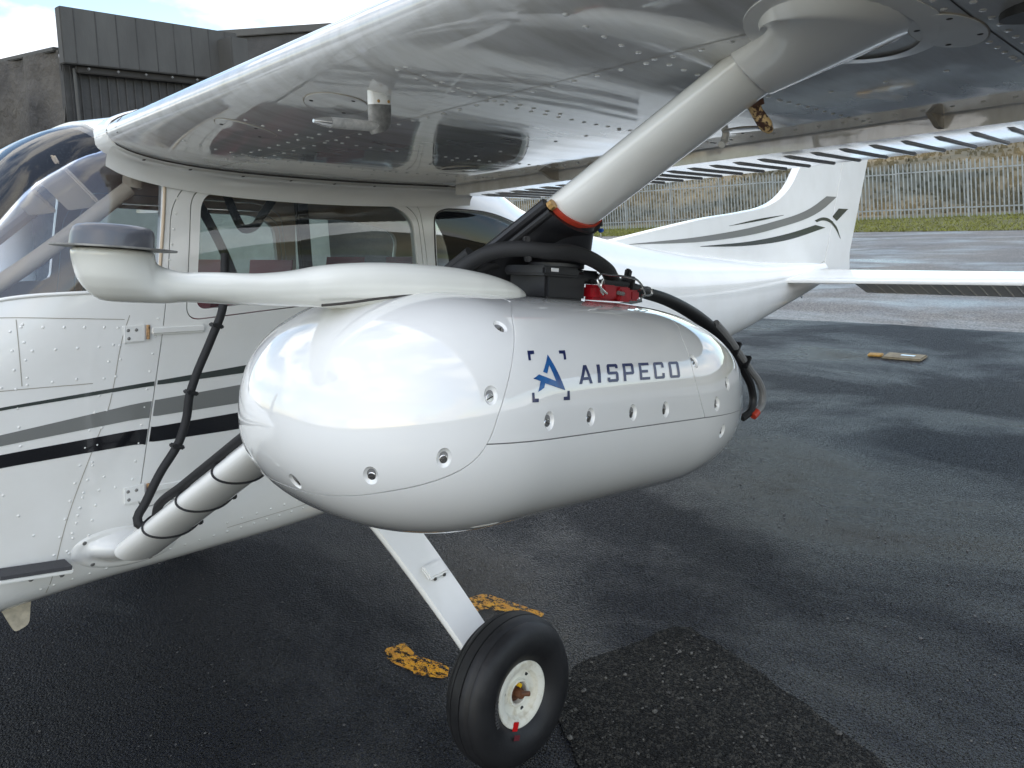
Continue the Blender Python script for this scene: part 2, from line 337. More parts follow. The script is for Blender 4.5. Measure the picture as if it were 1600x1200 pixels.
# heath hill
xs = np.linspace(39.8, 220, 46); ys = np.linspace(-90, 190, 60); V = []; F = []
for i, x in enumerate(xs):
    for y in ys:
        d = x-39.8; z = -.01+13*(1-math.exp(-(d/70)**1.25))+(.9*math.sin(x*.11+y*.07)+.5*math.sin(y*.23-x*.17)+rng.normal(0, .16))*min(1, d/12)
        V.append((x, y, z))
n = len(ys)
for i in range(len(xs)-1):
    for j in range(n-1): F.append((i*n+j, (i+1)*n+j, (i+1)*n+j+1, i*n+j+1))
struct(link('hill', pyd(V, F), M['hill'], smooth=True, ang=80))
V = []; F = []
for i in range(16000):   # heather and dead grass tussocks
    x = 40.5+rng.random()**1.6*90; y = rng.uniform(-25, 60); d = x-39.8; z = -.05+13*(1-math.exp(-(d/70)**1.25))+(.9*math.sin(x*.11+y*.07)+.5*math.sin(y*.23-x*.17))*min(1, d/12)
    h = rng.uniform(.12, .42); w = rng.uniform(.08, .28); a = rng.uniform(0, 6.28); k = len(V); c, s = math.cos(a)*w, math.sin(a)*w
    V += [(x-c, y-s, z-.2), (x+c, y+s, z-.2), (x+c*.4, y+s*.4, z+h), (x-c*.6, y-s*.6, z+h*.7)]; F.append((k, k+1, k+2, k+3))
g = link('heather', pyd(V, F), M['hill']); g['kind'] = 'stuff'; g['label'] = 'brown heather and dead grass on the slope behind the fence'; g['category'] = 'heather'

# ------------------------------------------------------------------ palisade fence
fb = fpt(0); fence = empty('palisade_fence', (fb[0], fb[1], 0), 'grey galvanised steel palisade fence along the far edge of the airfield', 'fence')
fd = np.array([.3107, -2.7324])/2.75; fang = math.atan2(fd[1], fd[0])
lean = 0.045
def pale_mesh():
    w, d = .029, .012; pr = [(-w, d), (-w*.45, -d), (w*.45, -d), (w, d), (w*.45, -d+.006), (-w*.45, -d+.006)]
    hs = [(.06, 1), (2.28, 1)]
    rs = [[(x, y, h) for x, y in pr] for h, s in hs]+[[(x*.62, y, 2.36) for x, y in pr], [(x*.12, y, 2.42) for x, y in pr]]
    return rings([np.array(r) for r in rs])
pm = pale_mesh(); pm.materials.append(M['galv'])
postm = box((0, .05, 1.22), (.07, .06, 2.46)); postm.materials.append(M['galv'])
railm = box((1.375, .022, 0), (2.7, .018, .055)); railm.materials.append(M['galv'])
R3 = Matrix.Rotation(fang, 3, 'Z')
def fput(name, me, u, z=0, tilt=0):
    o = bpy.data.objects.new(name, me); COL.objects.link(o); o.parent = fence; p = fd*u; o.location = (p[0], p[1], z); o.rotation_euler = (tilt, lean*0+random.gauss(0, .004), fang); return o
for b in range(-6, 11):
    fput('post', postm, b*2.75)
    if b < 10:
        for z in (.42, 2.02): fput('rail', railm, b*2.75, z)
        for k in range(16): fput('pale', pm, b*2.75+.13+k*.166, random.uniform(-.015, .015))

# ------------------------------------------------------------------ hangar (dark sheeted building)
hg = empty('hangar', (7, 17, 0), 'dark grey sheeted hangar behind the nose of the aircraft', 'building')
def wallslab(name, a, b, z0, z1, th, m, parent=hg, bev=.02, off=0):
    a = np.array(a, float); b = np.array(b, float); d = b-a; l = np.linalg.norm(d); ang = math.atan2(d[1], d[0]); me = box((l/2, th/2+off, (z0+z1)/2), (l, th, z1-z0), bev=bev)
    me.transform(Matrix.Translation((a[0]-7, a[1]-17, 0)) @ Matrix.Rotation(ang, 4, 'Z')); return link(name, me, m, parent, smooth=True)
A2 = (5.234, 15.606); B2 = (9.50, 16.284)
def crumple(name, a, b, z0, z1, m, amp, folds):
    a = np.array(a, float); b = np.array(b, float); d = b-a; l = np.linalg.norm(d); nn = np.array([d[1], -d[0]])/l; V = []; F = []; nu, nv = 60, 40
    for i in range(nu+1):
        for j in range(nv+1):
            u = i/nu; w = j/nv; o = amp*(math.sin(u*folds+1.3*math.sin(w*5))+.5*math.sin(w*17+u*9)+.4*math.sin(u*folds*2.3+w*11))
            p = a+d*u+nn*o; V.append((p[0]-7, p[1]-17, z0+(z1-z0)*w))
    for i in range(nu):
        for j in range(nv): F.append((i*(nv+1)+j, (i+1)*(nv+1)+j, (i+1)*(nv+1)+j+1, i*(nv+1)+j+1))
    return link(name, pyd(V, F), m, hg, smooth=True, ang=80)
wallslab('fascia', A2, B2, 5.35, 6.56, .22, M['hangar2'])
wallslab('door_track', (5.55, 15.70), (9.45, 16.33), 5.20, 5.35, .12, M['seam'], off=.1)
wallslab('wall', (5.32, 16.0), (12.2, 17.1), 0, 5.5, .2, M['hangar'], off=.0)
wallslab('fascia_end', (8.98, 15.9), (9.46, 15.98), 5.38, 6.32, .60, M['hangar2'], off=-.25)
crumple('wall', (3.4, 21.0), (5.28, 16.05), 0, 5.72, M['hangar3'], .06, 26)
wallslab('wall', (1.0, 24.5), (3.5, 21.05), 0, 5.62, .2, M['hangar'])
wallslab('gutter', (.8, 24.4), (3.9, 20.3), 5.6, 5.95, .4, M['hangar2'], off=-.2)
wallslab('gutter', (3.9, 20.3), (5.3, 16.2), 5.70, 5.80, .3, M['hangar2'], off=-.1)
wallslab('wall', (11.0, 20.2), (15.5, 15.6), 0, 7.35, .3, M['hangar'])
wallslab('roof_edge', (10.9, 20.3), (15.6, 15.5), 7.35, 7.57, .5, M['hangar2'], off=-.1)
wallslab('added_cladding', (5.36, 15.93), (12.2, 17.03), 0, 3.8, .05, mat('cladding_grey', (.34, .35, .30), .6, var=.2, vscale=2, bump=3, bstr=.3, bdist=.05))  # pale band added to lighten the view through the cabin windows
link('door_post', tube([(5.55-7, 15.92-17, 0), (5.50-7, 15.88-17, 5.3)], .035), M['hangar2'], hg)
for k in range(34):
    p = np.array([5.36, 15.985])+(np.array([12.15, 17.07])-np.array([5.36, 15.985]))*(k+.5)/34; link('rib', box((p[0]-7, p[1]-17, 4.2), (.035, .03, 2.4), rot=(0, 0, .16)), M['hangar'], hg)
for k in range(9):
    p = np.array(A2)+(np.array(B2)-np.array(A2))*(k+.6)/9.4; link('panel_joint', box((p[0]-7+.002, p[1]-17-.004, 5.95), (.018, .012, 1.19), rot=(0, 0, .158)), M['hangar'], hg)
for k in range(6):
    p = np.array(A2)+(np.array(B2)-np.array(A2))*(.12+k*.15); link('roller', box((p[0]-7, p[1]-17+.04, 5.28), (.06, .06, .06), bev=.02), M['alloy'], hg)
# dark gap in the concrete: anchor plate
pl = empty('anchor_plate', (7.79, -.22, 0), 'worn concrete tie-down plate set in the dark apron', 'anchor plate')
link('slab', box((0, -.03, .004), (.24, .36, .03), rot=(0, 0, .05), bev=.012), M['plate'], pl)
link('recess', box((.01, -.06, .020), (.05, .13, .004)), M['steel'], pl)
link('painted_end', box((-.02, .235, .008), (.13, .14, .018), rot=(0, 0, .2), bev=.01), M['yellow'] if False else mat('faded_ochre', (.42, .24, .05), .7, var=.4, vscale=30), pl)

# ================================================================== AIRCRAFT
ac = empty('light_aircraft', (0, 0, 0), 'white high-wing light aircraft with black and grey side stripes', 'aircraft')
# x, z bottom, z top, half width, upper exponent, lower exponent
ST = np.array([(-1.10, .92, 1.24, .22, 2.2, 2.2), (-1.0, .80, 1.34, .36, 2.3, 2.4), (-.6, .70, 1.42, .48, 2.5, 3), (-.2, .67, 1.46, .54, 2.8, 3.5), (.0, .665, 1.49, .555, 3.0, 6), (.12, .665, 1.57, .560, 3.0, 7),
 (.32, .665, 1.84, .565, 2.9, 7), (.50, .66, 2.02, .570, 3.2, 7), (.64, .65, 2.075, .572, 4.0, 7), (.85, .635, 2.09, .573, 6, 7), (1.2, .612, 2.07, .573, 7, 7), (1.75, .60, 2.0, .570, 6, 6.5), (2.2, .60, 1.89, .555, 4.5, 5),
 (2.6, .605, 1.72, .515, 3.2, 4), (3.2, .615, 1.55, .43, 2.6, 2.8), (3.9, .63, 1.40, .345, 2.4, 2.6), (4.7, .655, 1.27, .25, 2.3, 2.5), (5.6, .745, 1.14, .16, 2.2, 2.4), (6.3, .825, 1.07, .09, 2.1, 2.2), (6.62, .87, 1.04, .055, 2, 2)])
def hull(x):
    """smooth station parameters at x"""
    x = min(max(x, ST[0, 0]), ST[-1, 0]); i = min(max(np.searchsorted(ST[:, 0], x)-1, 0), len(ST)-2); h = ST[i+1, 0]-ST[i, 0]; s = (x-ST[i, 0])/h
    D = np.diff(ST, axis=0)/np.diff(ST[:, 0])[:, None]
    def tan(k):
        if k == 0: return D[0]
        if k == len(ST)-1: return D[-1]
        a, b = D[k-1], D[k]; return np.where(a*b > 0, 2*a*b/np.where(a+b == 0, 1, a+b), 0)
    return (2*s**3-3*s**2+1)*ST[i]+(s**3-2*s**2+s)*h*tan(i)+(-2*s**3+3*s**2)*ST[i+1]+(s**3-s**2)*h*tan(i+1)
ZC = lambda zb, zt: zb+.50*(zt-zb) if zt-zb < .8 else min(1.2, zb+.5*(zt-zb)+.0) if zt > 1.6 else zb+.5*(zt-zb)
def zc_of(x):
    return float(np.interp(x, [-1.1, 0, .6, 2.2, 3.2, 4.7, 6.6], [1.08, 1.10, 1.2, 1.2, 1.08, .96, .955]))
def hull_y(x, z):
    _, zb, zt, w, nu, nl = hull(x); zc = zc_of(x)
    q, n = ((z-zc)/(zt-zc), nu) if z > zc else ((zc-z)/(zc-zb), nl)
    q = min(max(q, 0), .9999); return w*(1-q**n)**(1/n)
def hull_n(x, z, side=-1):
    e = .004; y = hull_y(x, z); dx = (hull_y(x+e, z)-hull_y(x-e, z))/(2*e); dz = (hull_y(x, z+e)-hull_y(x, z-e))/(2*e)
    n = np.array([-dx, 1, -dz]); n /= np.linalg.norm(n); n[1] *= side; return n
def hull_mesh(inset, x0, x1, nx, seg=112, floor=None):
    rs = []
    for x in np.linspace(x0, x1, nx):
        _, zb, zt, w, nu, nl = hull(x); zc = zc_of(x); w -= inset; zt -= inset; zb += inset
        if floor: zb = max(zb, floor)
        r = []
        for k in range(seg):
            # arc-ish parametrisation keeps the flat sides evenly divided
            t = 2*math.pi*k/seg; c, s = math.cos(t), math.sin(t); n = nu if s >= 0 else nl; H = zt-zc if s >= 0 else zc-zb
            q = (abs(c)**n+abs(s)**n)**(-1/n); r.append((x, w*c*q, zc+H*s*q))
        rs.append(np.array(r))
    return rings(rs)
outer = hull_mesh(0, -1.10, 6.62, 190); cav = hull_mesh(.03, .10, 2.9, 60, floor=.76)
outer.materials.append(M['white']); cav.materials.append(M['liner'])
S_OUT = bvh(outer); S_CAV = bvh(cav); SRC = [S_OUT, S_CAV]
DOOR = rpoly([(.625, .885), (.762, 1.48), (.805, 1.79), (.90, 1.882), (1.66, 1.80), (1.765, 1.74), (1.785, 1.45), (1.76, .88)], [.04, .3, .1, .06, .06, .05, .2, .08], 6)
FRAME = rpoly([(.815, 1.42), (.872, 1.845), (1.665, 1.762), (1.752, 1.70), (1.762, 1.40)], [.05, .085, .06, .07, .05], 8)
PANE = rpoly([(.85, 1.45), (.903, 1.822), (1.64, 1.742), (1.727, 1.685), (1.735, 1.43)], [.04, .07, .06, .06, .04], 8)
REAR = rpoly([(1.825, 1.42), (1.838, 1.695), (1.90, 1.712), (2.16, 1.688), (2.42, 1.60), (2.40, 1.42)], [.04, .05, .05, .1, .1, .05], 6)
WS = rpoly([(-.30, 1.46), (.02, 1.505), (.36, 1.555), (.742, 1.535), (.795, 1.875), (.72, 1.94), (.655, 2.02), (.635, 2.3), (-.4, 2.3)], [.02, .1, .2, .03, .03, .05, .05, .02, .02], 5)
def wm(me, m='white'): me.materials.append(M[m]); return me
shell = boolean(outer, [('DIFFERENCE', cav)])
body = boolean(shell, [('DIFFERENCE', wm(prism(DOOR, -.9, .9))), ('DIFFERENCE', wm(prism(REAR, -.9, .9))), ('DIFFERENCE', wm(prism(WS, -.9, .9)))])
fus = link('fuselage', smooth_from(body, SRC), None, ac)
# doors, left and right
dl = boolean(shell, [('INTERSECT', wm(prism(opoly(DOOR, -.0032), -.9, -.2))), ('DIFFERENCE', wm(prism(FRAME, -.9, -.1)))])
fl = boolean(shell, [('INTERSECT', wm(prism(opoly(FRAME, -.0038), -.9, -.2))), ('DIFFERENCE', wm(prism(PANE, -.9, -.1)))])
smooth_from(dl, SRC); smooth_from(fl, SRC)
thin_o = hull_mesh(.010, -.3, 2.9, 100); thin_i = hull_mesh(.014, -.29, 2.89, 100); thin = boolean(thin_o, [('DIFFERENCE', thin_i)]); S_T = [bvh(thin_o), bvh(thin_i)]
def pane(poly, y0, y1, m):
    me = boolean(thin, [('INTERSECT', prism(poly, y0, y1))]); me.materials.clear(); me.materials.append(M[m]); return smooth_from(me, S_T)
pl_m = pane(opoly(PANE, .004), -.9, -.2, 'glass'); rl_m = pane(opoly(REAR, .004), -.9, -.1, 'glass')
for sgn in (1, -1):
    d = link('door', dl, None, ac); d.scale = (1, sgn, 1)
    link('window_frame', fl, None, d); link('window_pane', pl_m, None, d)
    rw = link('rear_window', rl_m, None, ac); rw.scale = (1, sgn, 1)
    if sgn == 1: door_l = d
wsm = pane(opoly(WS, .006), -.9, .9, 'wglass'); link('windshield', wsm, None, ac)

# surface strips along the hull side -------------------------------------------------
def hull_strip(upper, lower, m, name, parent, off=.0012, n=40, nz=3, side=-1):
    """band between two (x,z) polylines that share their x samples"""
    U = np.array(upper, float); Lw = np.array(lower, float); t = np.linspace(0, 1, n); V = []; F = []
    u = np.stack([np.interp(t, np.linspace(0, 1, len(U)), U[:, k]) for k in (0, 1)], 1); l = np.stack([np.interp(t, np.linspace(0, 1, len(Lw)), Lw[:, k]) for k in (0, 1)], 1)
    for i in range(n):
        for j in range(nz+1):
            x, z = u[i]+(l[i]-u[i])*j/nz; V.append((x, side*(hull_y(x, z)+off), z))
    for i in range(n-1):
        for j in range(nz): a = i*(nz+1)+j; F.append((a, a+nz+1, a+nz+2, a+1))
    return link(name, fixn(pyd(V, F)), m, parent, smooth=True, ang=60)
def crv(pts, xs): p = np.array(pts); return [(x, float(np.interp(x, p[:, 0], p[:, 1]))) for x in xs]
for (x0, x1, par) in ((-.9, .66, fus), (.70, 1.77, door_l), (1.79, 3.4, fus)):
    xs = np.linspace(x0, x1, 30)
    # keep the bands clear of the slanting door gap
    f = lambda z: 0
    def band(up, lo, m, nm):
        U, Lo = crv(up, xs), crv(lo, xs)
        def clip(P):
            r = []
            for x, z in P:
                g = .6275+(z-.885)*.2303
                if par is door_l and x < g+.0045+.0: x = max(x, g+.0045)
                if x1 == .66: x = min(x, g-.0045)
                r.append((x, z))
            return r
        if par is door_l: xa = np.linspace(.62, x1, 30)
        if x1 == .66: xa = np.linspace(x0, .76, 30)
        if x1 == 3.4: xa = xs
        U, Lo = clip(crv(up, xa)), clip(crv(lo, xa))
        hull_strip(U, Lo, m, nm, par)
    band([(-.9, 1.21), (.31, 1.264), (1.01, 1.249), (2, 1.21), (3.4, 1.15)], [(-.9, 1.209), (.31, 1.256), (.7, 1.243), (1.01, 1.224), (2, 1.18), (3.4, 1.13)], M['dgrey'], 'stripe')
    band([(-.9, 1.16), (.305, 1.191), (.65, 1.20), (.99, 1.189), (2, 1.15), (3.4, 1.1)], [(-.9, 1.15), (.305, 1.162), (.65, 1.154), (.99, 1.130), (2, 1.08), (3.4, 1.05)], M['grey'], 'stripe')
    band([(-.9, 1.13), (.30, 1.139), (.62, 1.124), (.955, 1.102), (2, 1.05), (3.4, 1.0)], [(-.9, 1.11), (.30, 1.104), (.62, 1.082), (.955, 1.048), (2, .99), (3.4, .95)], M['black'], 'stripe')
def seam(pts, w=.0022, m='seam2', par=None, n=26):
    P = spline(np.array([(a, 0, b) for a, b in pts]), n)[:, [0, 2]]; T = np.gradient(P, axis=0); T /= np.linalg.norm(T, axis=1)[:, None]; N = np.stack([-T[:, 1], T[:, 0]], 1)*w/2
    return hull_strip([tuple(q) for q in P+N], [tuple(q) for q in P-N], M[m], 'panel_seam', par or fus, off=.0008, n=n, nz=1)
seam([(.655, 1.462), (.641, 1.43), (.566, 1.182), (.534, 1.116), (.433, .889), (.386, .716)])
seam([(-.2, 1.475), (.333, 1.50), (.5, 1.475), (.64, 1.452)])
seam([(.372, 1.49), (.367, 1.31)], n=10); seam([(-.1, 1.325), (.30, 1.308), (.54, 1.283)])
seam([(.9, .735), (1.4, .715), (2.2, .71)], w=.0016)
# rivets on the side
pts = []; 
def rv(a, b, step): pts.extend(line2(a, b, step))
for dx in (.012, -.020): rv((.640+dx, 1.43), (.392+dx, .735), .048)
rv((.735, 1.44), (.622, .98), .052)
rv((-.1, 1.455), (.32, 1.478), .05); rv((.33, 1.476), (.635, 1.43), .05)
rv((.385, 1.475), (.381, 1.33), .048); rv((.355, 1.46), (.350, 1.15), .055); rv((-.1, 1.342), (.5, 1.303), .06)
rv((.40, 1.40), (.62, 1.378), .055)
for dx in (0, .034): rv((.793+dx, 1.80), (.745+dx*.55, 1.52), .046)
rv((.45, .735), (1.9, .685), .045); rv((.9, .752), (1.9, .735), .05); rv((.52, 1.05), (.60, .93), .045); rv((.30, 1.03), (.36, .9), .06)
for a in range(5): rv((.49-.012*a, .98-.04*a), (.53-.012*a, .975-.04*a), .05)
rv((1.80, 1.40), (1.80, .75), .055); rv((2.3, 1.35), (2.3, .75), .055); rv((2.9, 1.35), (2.9, .75), .055)
P3 = [(x, -(hull_y(x, z)), z) for x, z in pts]; N3 = [hull_n(x, z) for x, z in pts]
r_ = link('rivets', domes(P3, N3, .0044), M['white'], fus); r_['kind'] = 'stuff'
# windshield base trim and door post bead
def hull_tube(pts, r, m, name, par, n=40, off=.0):
    P = spline(np.array([(a, 0, b) for a, b in pts]), n); Q = [(p[0], -(hull_y(p[0], p[2])+off), p[2]) for p in P]; return link(name, tube(Q, r, 6), M[m], par, smooth=True, ang=70)
hull_tube([(.0, 1.493), (.2, 1.523), (.36, 1.548), (.55, 1.542), (.74, 1.528)], .006, 'white', 'window_trim', fus)
hull_tube([(.745, 1.54), (.765, 1.66), (.80, 1.872)], .005, 'trim', 'window_trim', fus, off=.0)
hull_tube([tuple(q) for q in opoly(REAR, .004)]+[REAR[0]], .0035, 'seam', 'window_seal', fus, n=120)
# hinges
for (hx, hz) in ((.690, 1.405), (.650, .935)):
    y = -(hull_y(hx, hz)); h = link('door_hinge', box((hx-.028, y-.003, hz+.002), (.062, .006, .052), rot=(0, .06, 0), bev=.0028), M['white'], door_l, smooth=True)
    link('hinge_knuckle', tube([(hx+.012, y-.007, hz+.022), (hx+.008, y-.007, hz-.020)], .0052, 8), M['rust'], h)
    link('hinge_arm', box((hx+.10, y-.006, hz-.005), (.165, .013, .026), rot=(0, .10, 0), bev=.006, seg=3), M['white'], h, smooth=True)
    for (a, b) in ((-.045, .014), (-.045, -.010), (-.022, .012)): link('screw', domes([(hx+a, y-.006, hz+b)], [(0, -1, 0)], .0055), M['alloy'], h)
    if hz < 1: link('rust_stain', domes([(hx+.012, y-.001, hz-.03)], [(0, -1, 0)], .006, .1), M['rust2'], h)
# step below the door, belly blade
s = link('step', box((.345, -.600, .812), (.175, .075, .012), rot=(.0, .22*.9, .0), bev=.003), M['white'], fus); link('grip_tape', box((.345, -.602, .822), (.168, .070, .010), rot=(0, .22*.9, 0)), M['step'], s)
for x in (.265, .345, .42): link('screw', domes([(x, -.562, .795-(x-.345)*.22-.012)], [(0, -1, 0)], .007), M['alloy'], s)
link('belly_blade', prism(rpoly([(.285, .70), (.375, .69), (.362, .60), (.325, .59)], .012, 3), -.41, -.395), M['tan'], fus)
# cabin interior
link('instrument_panel', box((.22, 0, 1.28), (.12, 1.02, .40), bev=.03), M['panel'], ac, smooth=True)
link('glare_shield', box((.18, 0, 1.49), (.26, .98, .04), bev=.015), M['panel'], ac, smooth=True)
link('control_yoke', tube([(.33, -.36, 1.47), (.34, -.36, 1.36), (.34, -.25, 1.33), (.34, -.14, 1.36), (.33, -.14, 1.47)], .013, 8, 24), M['panel'], ac, smooth=True)
for nm, x, ys_, top in (('front_seat', 1.14, (-.26, .26), 1.60), ('rear_seat', 1.80, (-.25, .25), 1.50)):
    for y in ys_:
        s = link(nm, box((x-.22, y, 1.02), (.48, .44, .14), bev=.05, seg=4), M['seat'], ac, smooth=True)
        link('backrest', box((x+.09, y, 1.27), (.12, .44, top-1.0), rot=(0, .16, 0), bev=.058, seg=6), M['seat'], s, smooth=True)
link('ceiling_strap', tube([(1.07, -.36, 1.86), (1.085, -.36, 1.80), (1.105, -.36, 1.74), (1.135, -.36, 1.69), (1.17, -.36, 1.695), (1.21, -.36, 1.74), (1.27, -.36, 1.81)], .016, 8, 30, flat=.25), M['panel'], ac, smooth=True)
link('shoulder_belt', tube([(.93, -.48, 1.78), (1.0, -.44, 1.66), (1.08, -.38, 1.50), (1.12, -.34, 1.3)], .022, 8, 20, flat=.2), M['panel'], ac, smooth=True)
link('cabin_post', box((1.86, .50, 1.6), (.07, .03, .5), bev=.01), M['panel'], ac); link('cabin_post', box((1.78, -.505, 1.6), (.05, .02, .5), bev=.008), M['trim'], ac)
link('cabin_tube', tube([(.72, -.47, 1.84), (.45, -.44, 1.64), (.22, -.44, 1.50)], .024, 16, 16), M['trim'], ac, smooth=True); link('cabin_tube', tube([(.72, .47, 1.84), (.45, .44, 1.64), (.22, .44, 1.50)], .026, 8, 16), M['trim'], ac, smooth=True)
for y in (-.24, .24): link('sun_visor', box((.60, y, 1.87), (.20, .32, .012), rot=(0, .9, 0), bev=.005), M['trim'], ac)
link('air_vent', tube([(.74, -.47, 1.90), (.73, -.47, 1.84)], .03, 12), M['trim'], ac, smooth=True)

# ------------------------------------------------------------------ wings
C0, X0, Z0, SL, DI = 1.66, .61, 1.99, math.tan(math.radians(7.3)), .0302
def naca(t):
    yt = .6*(.2969*np.sqrt(t)-.126*t-.3516*t**2+.2843*t**3-.1036*t**4); yc = np.where(t < .4, .125*(.8*t-t*t), .02/.36*(.2+.8*t-t*t)); return yc+yt, yc-yt
def chord(y):
    y = abs(y); k = min(max((y-2.65)/(5.45-2.65), 0), 1); return C0*(1-.30*k), X0+.10*k
def wpt(y, t, upper, off=0.):
    c, x0 = chord(y); u, l = naca(np.array(t, float)); x = x0+c*t; z = Z0+DI*(abs(y)-.62)-SL*(x-x0)+c*(u if upper else l)+(off if upper else -off)
    return np.array([x, y, float(z)])
def wing_low(x, y): c, x0 = chord(y); return wpt(y, (x-x0)/c, False)
def wlown(x, y):
    a = wing_low(x+.01, y)-wing_low(x-.01, y); b = wing_low(x, y+.01)-wing_low(x, y-.01); n = np.cross(a, b); n /= np.linalg.norm(n); return n if n[2] < 0 else -n
def airfoil_ring(y, t0, t1, off=0, n=44):
    s = .5-.5*np.cos(np.linspace(0, math.pi, n)) if t0 == 0 else np.linspace(0, 1, n); ts = t0+(t1-t0)*s
    up_ = [wpt(y, t, True, off) for t in ts[::-1]]; lo = [wpt(y, t, False, off) for t in (ts[1:] if t0 == 0 else ts)]
    return np.array(up_+lo)
TF = .735
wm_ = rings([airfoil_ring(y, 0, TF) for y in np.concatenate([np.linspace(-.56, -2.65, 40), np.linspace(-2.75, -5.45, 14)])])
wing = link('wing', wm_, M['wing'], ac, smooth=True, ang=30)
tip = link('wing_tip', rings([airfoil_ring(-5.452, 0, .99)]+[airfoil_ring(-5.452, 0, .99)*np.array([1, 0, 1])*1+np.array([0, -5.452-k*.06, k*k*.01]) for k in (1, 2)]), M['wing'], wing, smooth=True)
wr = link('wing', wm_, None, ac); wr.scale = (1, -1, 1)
# flap and aileron
def flap(y0, y1, ang, n=24, off=(0, 0, 0)):
    rs = []
    for y in np.linspace(y0, y1, n):
        r = airfoil_ring(y, TF+.012, 1, 0, 14); c, x0 = chord(y); pv = wpt(y, TF+.02, False); q = r-pv; ca, sa = math.cos(ang), math.sin(ang)
        rs.append(np.stack([pv[0]+q[:, 0]*ca+q[:, 2]*sa, r[:, 1], pv[2]+q[:, 2]*ca-q[:, 0]*sa], 1)+np.array(off))
    return rings(rs)
FA = math.radians(.8)
FO = np.array([.022, 0, -.036])
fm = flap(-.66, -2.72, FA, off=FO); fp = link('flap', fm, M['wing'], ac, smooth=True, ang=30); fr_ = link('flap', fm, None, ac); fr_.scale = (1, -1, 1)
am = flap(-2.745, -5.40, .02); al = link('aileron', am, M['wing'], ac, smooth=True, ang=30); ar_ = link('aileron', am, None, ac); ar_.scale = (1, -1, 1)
def flow(y, t):
    p = wpt(y, t, False); pv = wpt(y, TF+.02, False); q = p-pv; ca, sa = math.cos(FA), math.sin(FA); return np.array([pv[0]+q[0]*ca+q[2]*sa, y, pv[2]+q[2]*ca-q[0]*sa])+FO
# pressed stiffening beads under the flap
def bead(fun, y, t0, t1, r):
    rs = []
    for s in np.linspace(0, 1, 9):
        p = fun(y, t0+(t1-t0)*s); k = r*min(1, 9*s+.25); a = np.linspace(0, math.pi, 7); rs.append(np.stack([np.full(7, p[0]), p[1]+k*np.cos(a), p[2]+.0008-k*.75*np.sin(a)], 1))
    return rings(rs)
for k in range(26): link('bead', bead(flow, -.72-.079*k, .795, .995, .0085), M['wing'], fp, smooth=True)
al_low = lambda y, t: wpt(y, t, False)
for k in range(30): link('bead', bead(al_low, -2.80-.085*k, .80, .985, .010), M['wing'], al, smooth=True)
# dark gap ahead of the flap, its hinge brackets
link('flap_slot', rings([np.array([wpt(y, TF-.002, False, -.012), wpt(y, TF+.018, False, -.014), wpt(y, TF+.018, True, -.006), wpt(y, TF-.002, True, -.006)]) for y in (-.66, -2.72)]), M['seam'], wing)
for y in (-1.2, -2.42): p = wpt(y, TF, False); link('flap_bracket', prism([(p[0]-.06, p[2]+.01), (p[0]+.05, p[2]+.0), (p[0]+.04, p[2]-.032), (p[0]+.01, p[2]-.028)], y-.006, y+.006), M['seam2'], wing)
# root cuff
cuff = link('root_fairing', rings([airfoil_ring(y, 0, .86, o) for y, o in ((-.545, .012), (-.60, .012), (-.640, .009), (-.652, .0035), (-.653, 0))]), M['white'], wing, smooth=True, ang=40)
def fil(y, t): return wpt(y, t, False)
V = []; F = []; nn = 50
for i in range(nn):
    t = .01+.84*i/(nn-1)
    for j in range(8):
        s = j/7; p = wpt(-.645, t, False, .010); q = p+np.array([0, .075, -.05-.02*math.sin(math.pi*t)]); m = p+np.array([0, .062, -.006]); b = (1-s)**2*p+2*s*(1-s)*m+s*s*q; V.append(b)
for i in range(nn-1):
    for j in range(7): F.append((i*8+j, (i+1)*8+j, (i+1)*8+j+1, i*8+j+1))
link('fillet', fixn(pyd(V, F)), M['white'], cuff, smooth=True, ang=60)
link('edge_seal', tube([wpt(-.6545, t, False, .0015) for t in np.linspace(.0, .86, 60)]+[], .0022, 6), M['seam'], cuff)
link('edge_seal', tube([wpt(-.6545, t, True, .0015) for t in np.linspace(.0, .4, 40)], .0022, 6), M['seam'], cuff)
for t in (.06, .14, .24, .34, .44, .54): p = wpt(-.640, t, False, .0115); link('screw', domes([p], [(0, -.3, -1)], .006, .1), M['seam'], cuff)
# rivets under the wing
pts = []; 
def wrow(x0, y0, x1, y1, step): pts.extend(line2((x0, y0), (x1, y1), step))
for y in (-.95, -1.30, -1.885, -2.285, -2.69, -3.1): wrow(.70, y, 1.80, y, .042)
for y in (-1.91,): wrow(.70, y, 1.1, y, .042)
wrow(.70, -2.725, 1.80, -2.725, .042)
for x in (.922,): wrow(x, -.75, x, -3.2, .052)
wrow(1.74, -.75, 1.74, -3.2, .06); wrow(1.35, -.75, 1.35, -3.2, .10)
wrow(.86, -.8, .86, -1.55, .05)
P3 = [wing_low(x, y) for x, y in pts]; N3 = [wlown(x, y) for x, y in pts]
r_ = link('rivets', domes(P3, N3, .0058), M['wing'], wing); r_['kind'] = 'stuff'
def wstrip(a, b, w, m, name, par, n=30):
    a = np.array(a, float); b = np.array(b, float); d = (b-a)/np.linalg.norm(b-a); nv = np.array([-d[1], d[0]])*w/2; V = []; F = []
    for s in np.linspace(0, 1, n):
        for k in (-1, 1): q = a+(b-a)*s+nv*k; p = wing_low(q[0], q[1]); V.append((p[0], p[1], p[2]-.0007))
    for i in range(n-1): F.append((2*i, 2*i+1, 2*i+3, 2*i+2))
    return link(name, fixn(pyd(V, F)), M[m], par)
wstrip((.905, -.70), (.905, -3.4), .0018, 'seam2', 'skin_lap', wing); wstrip((.66, -2.707), (1.81, -2.707), .0022, 'seam', 'skin_lap', wing); wstrip((.69, -1.90), (.905, -1.90), .0016, 'seam2', 'skin_lap', wing)
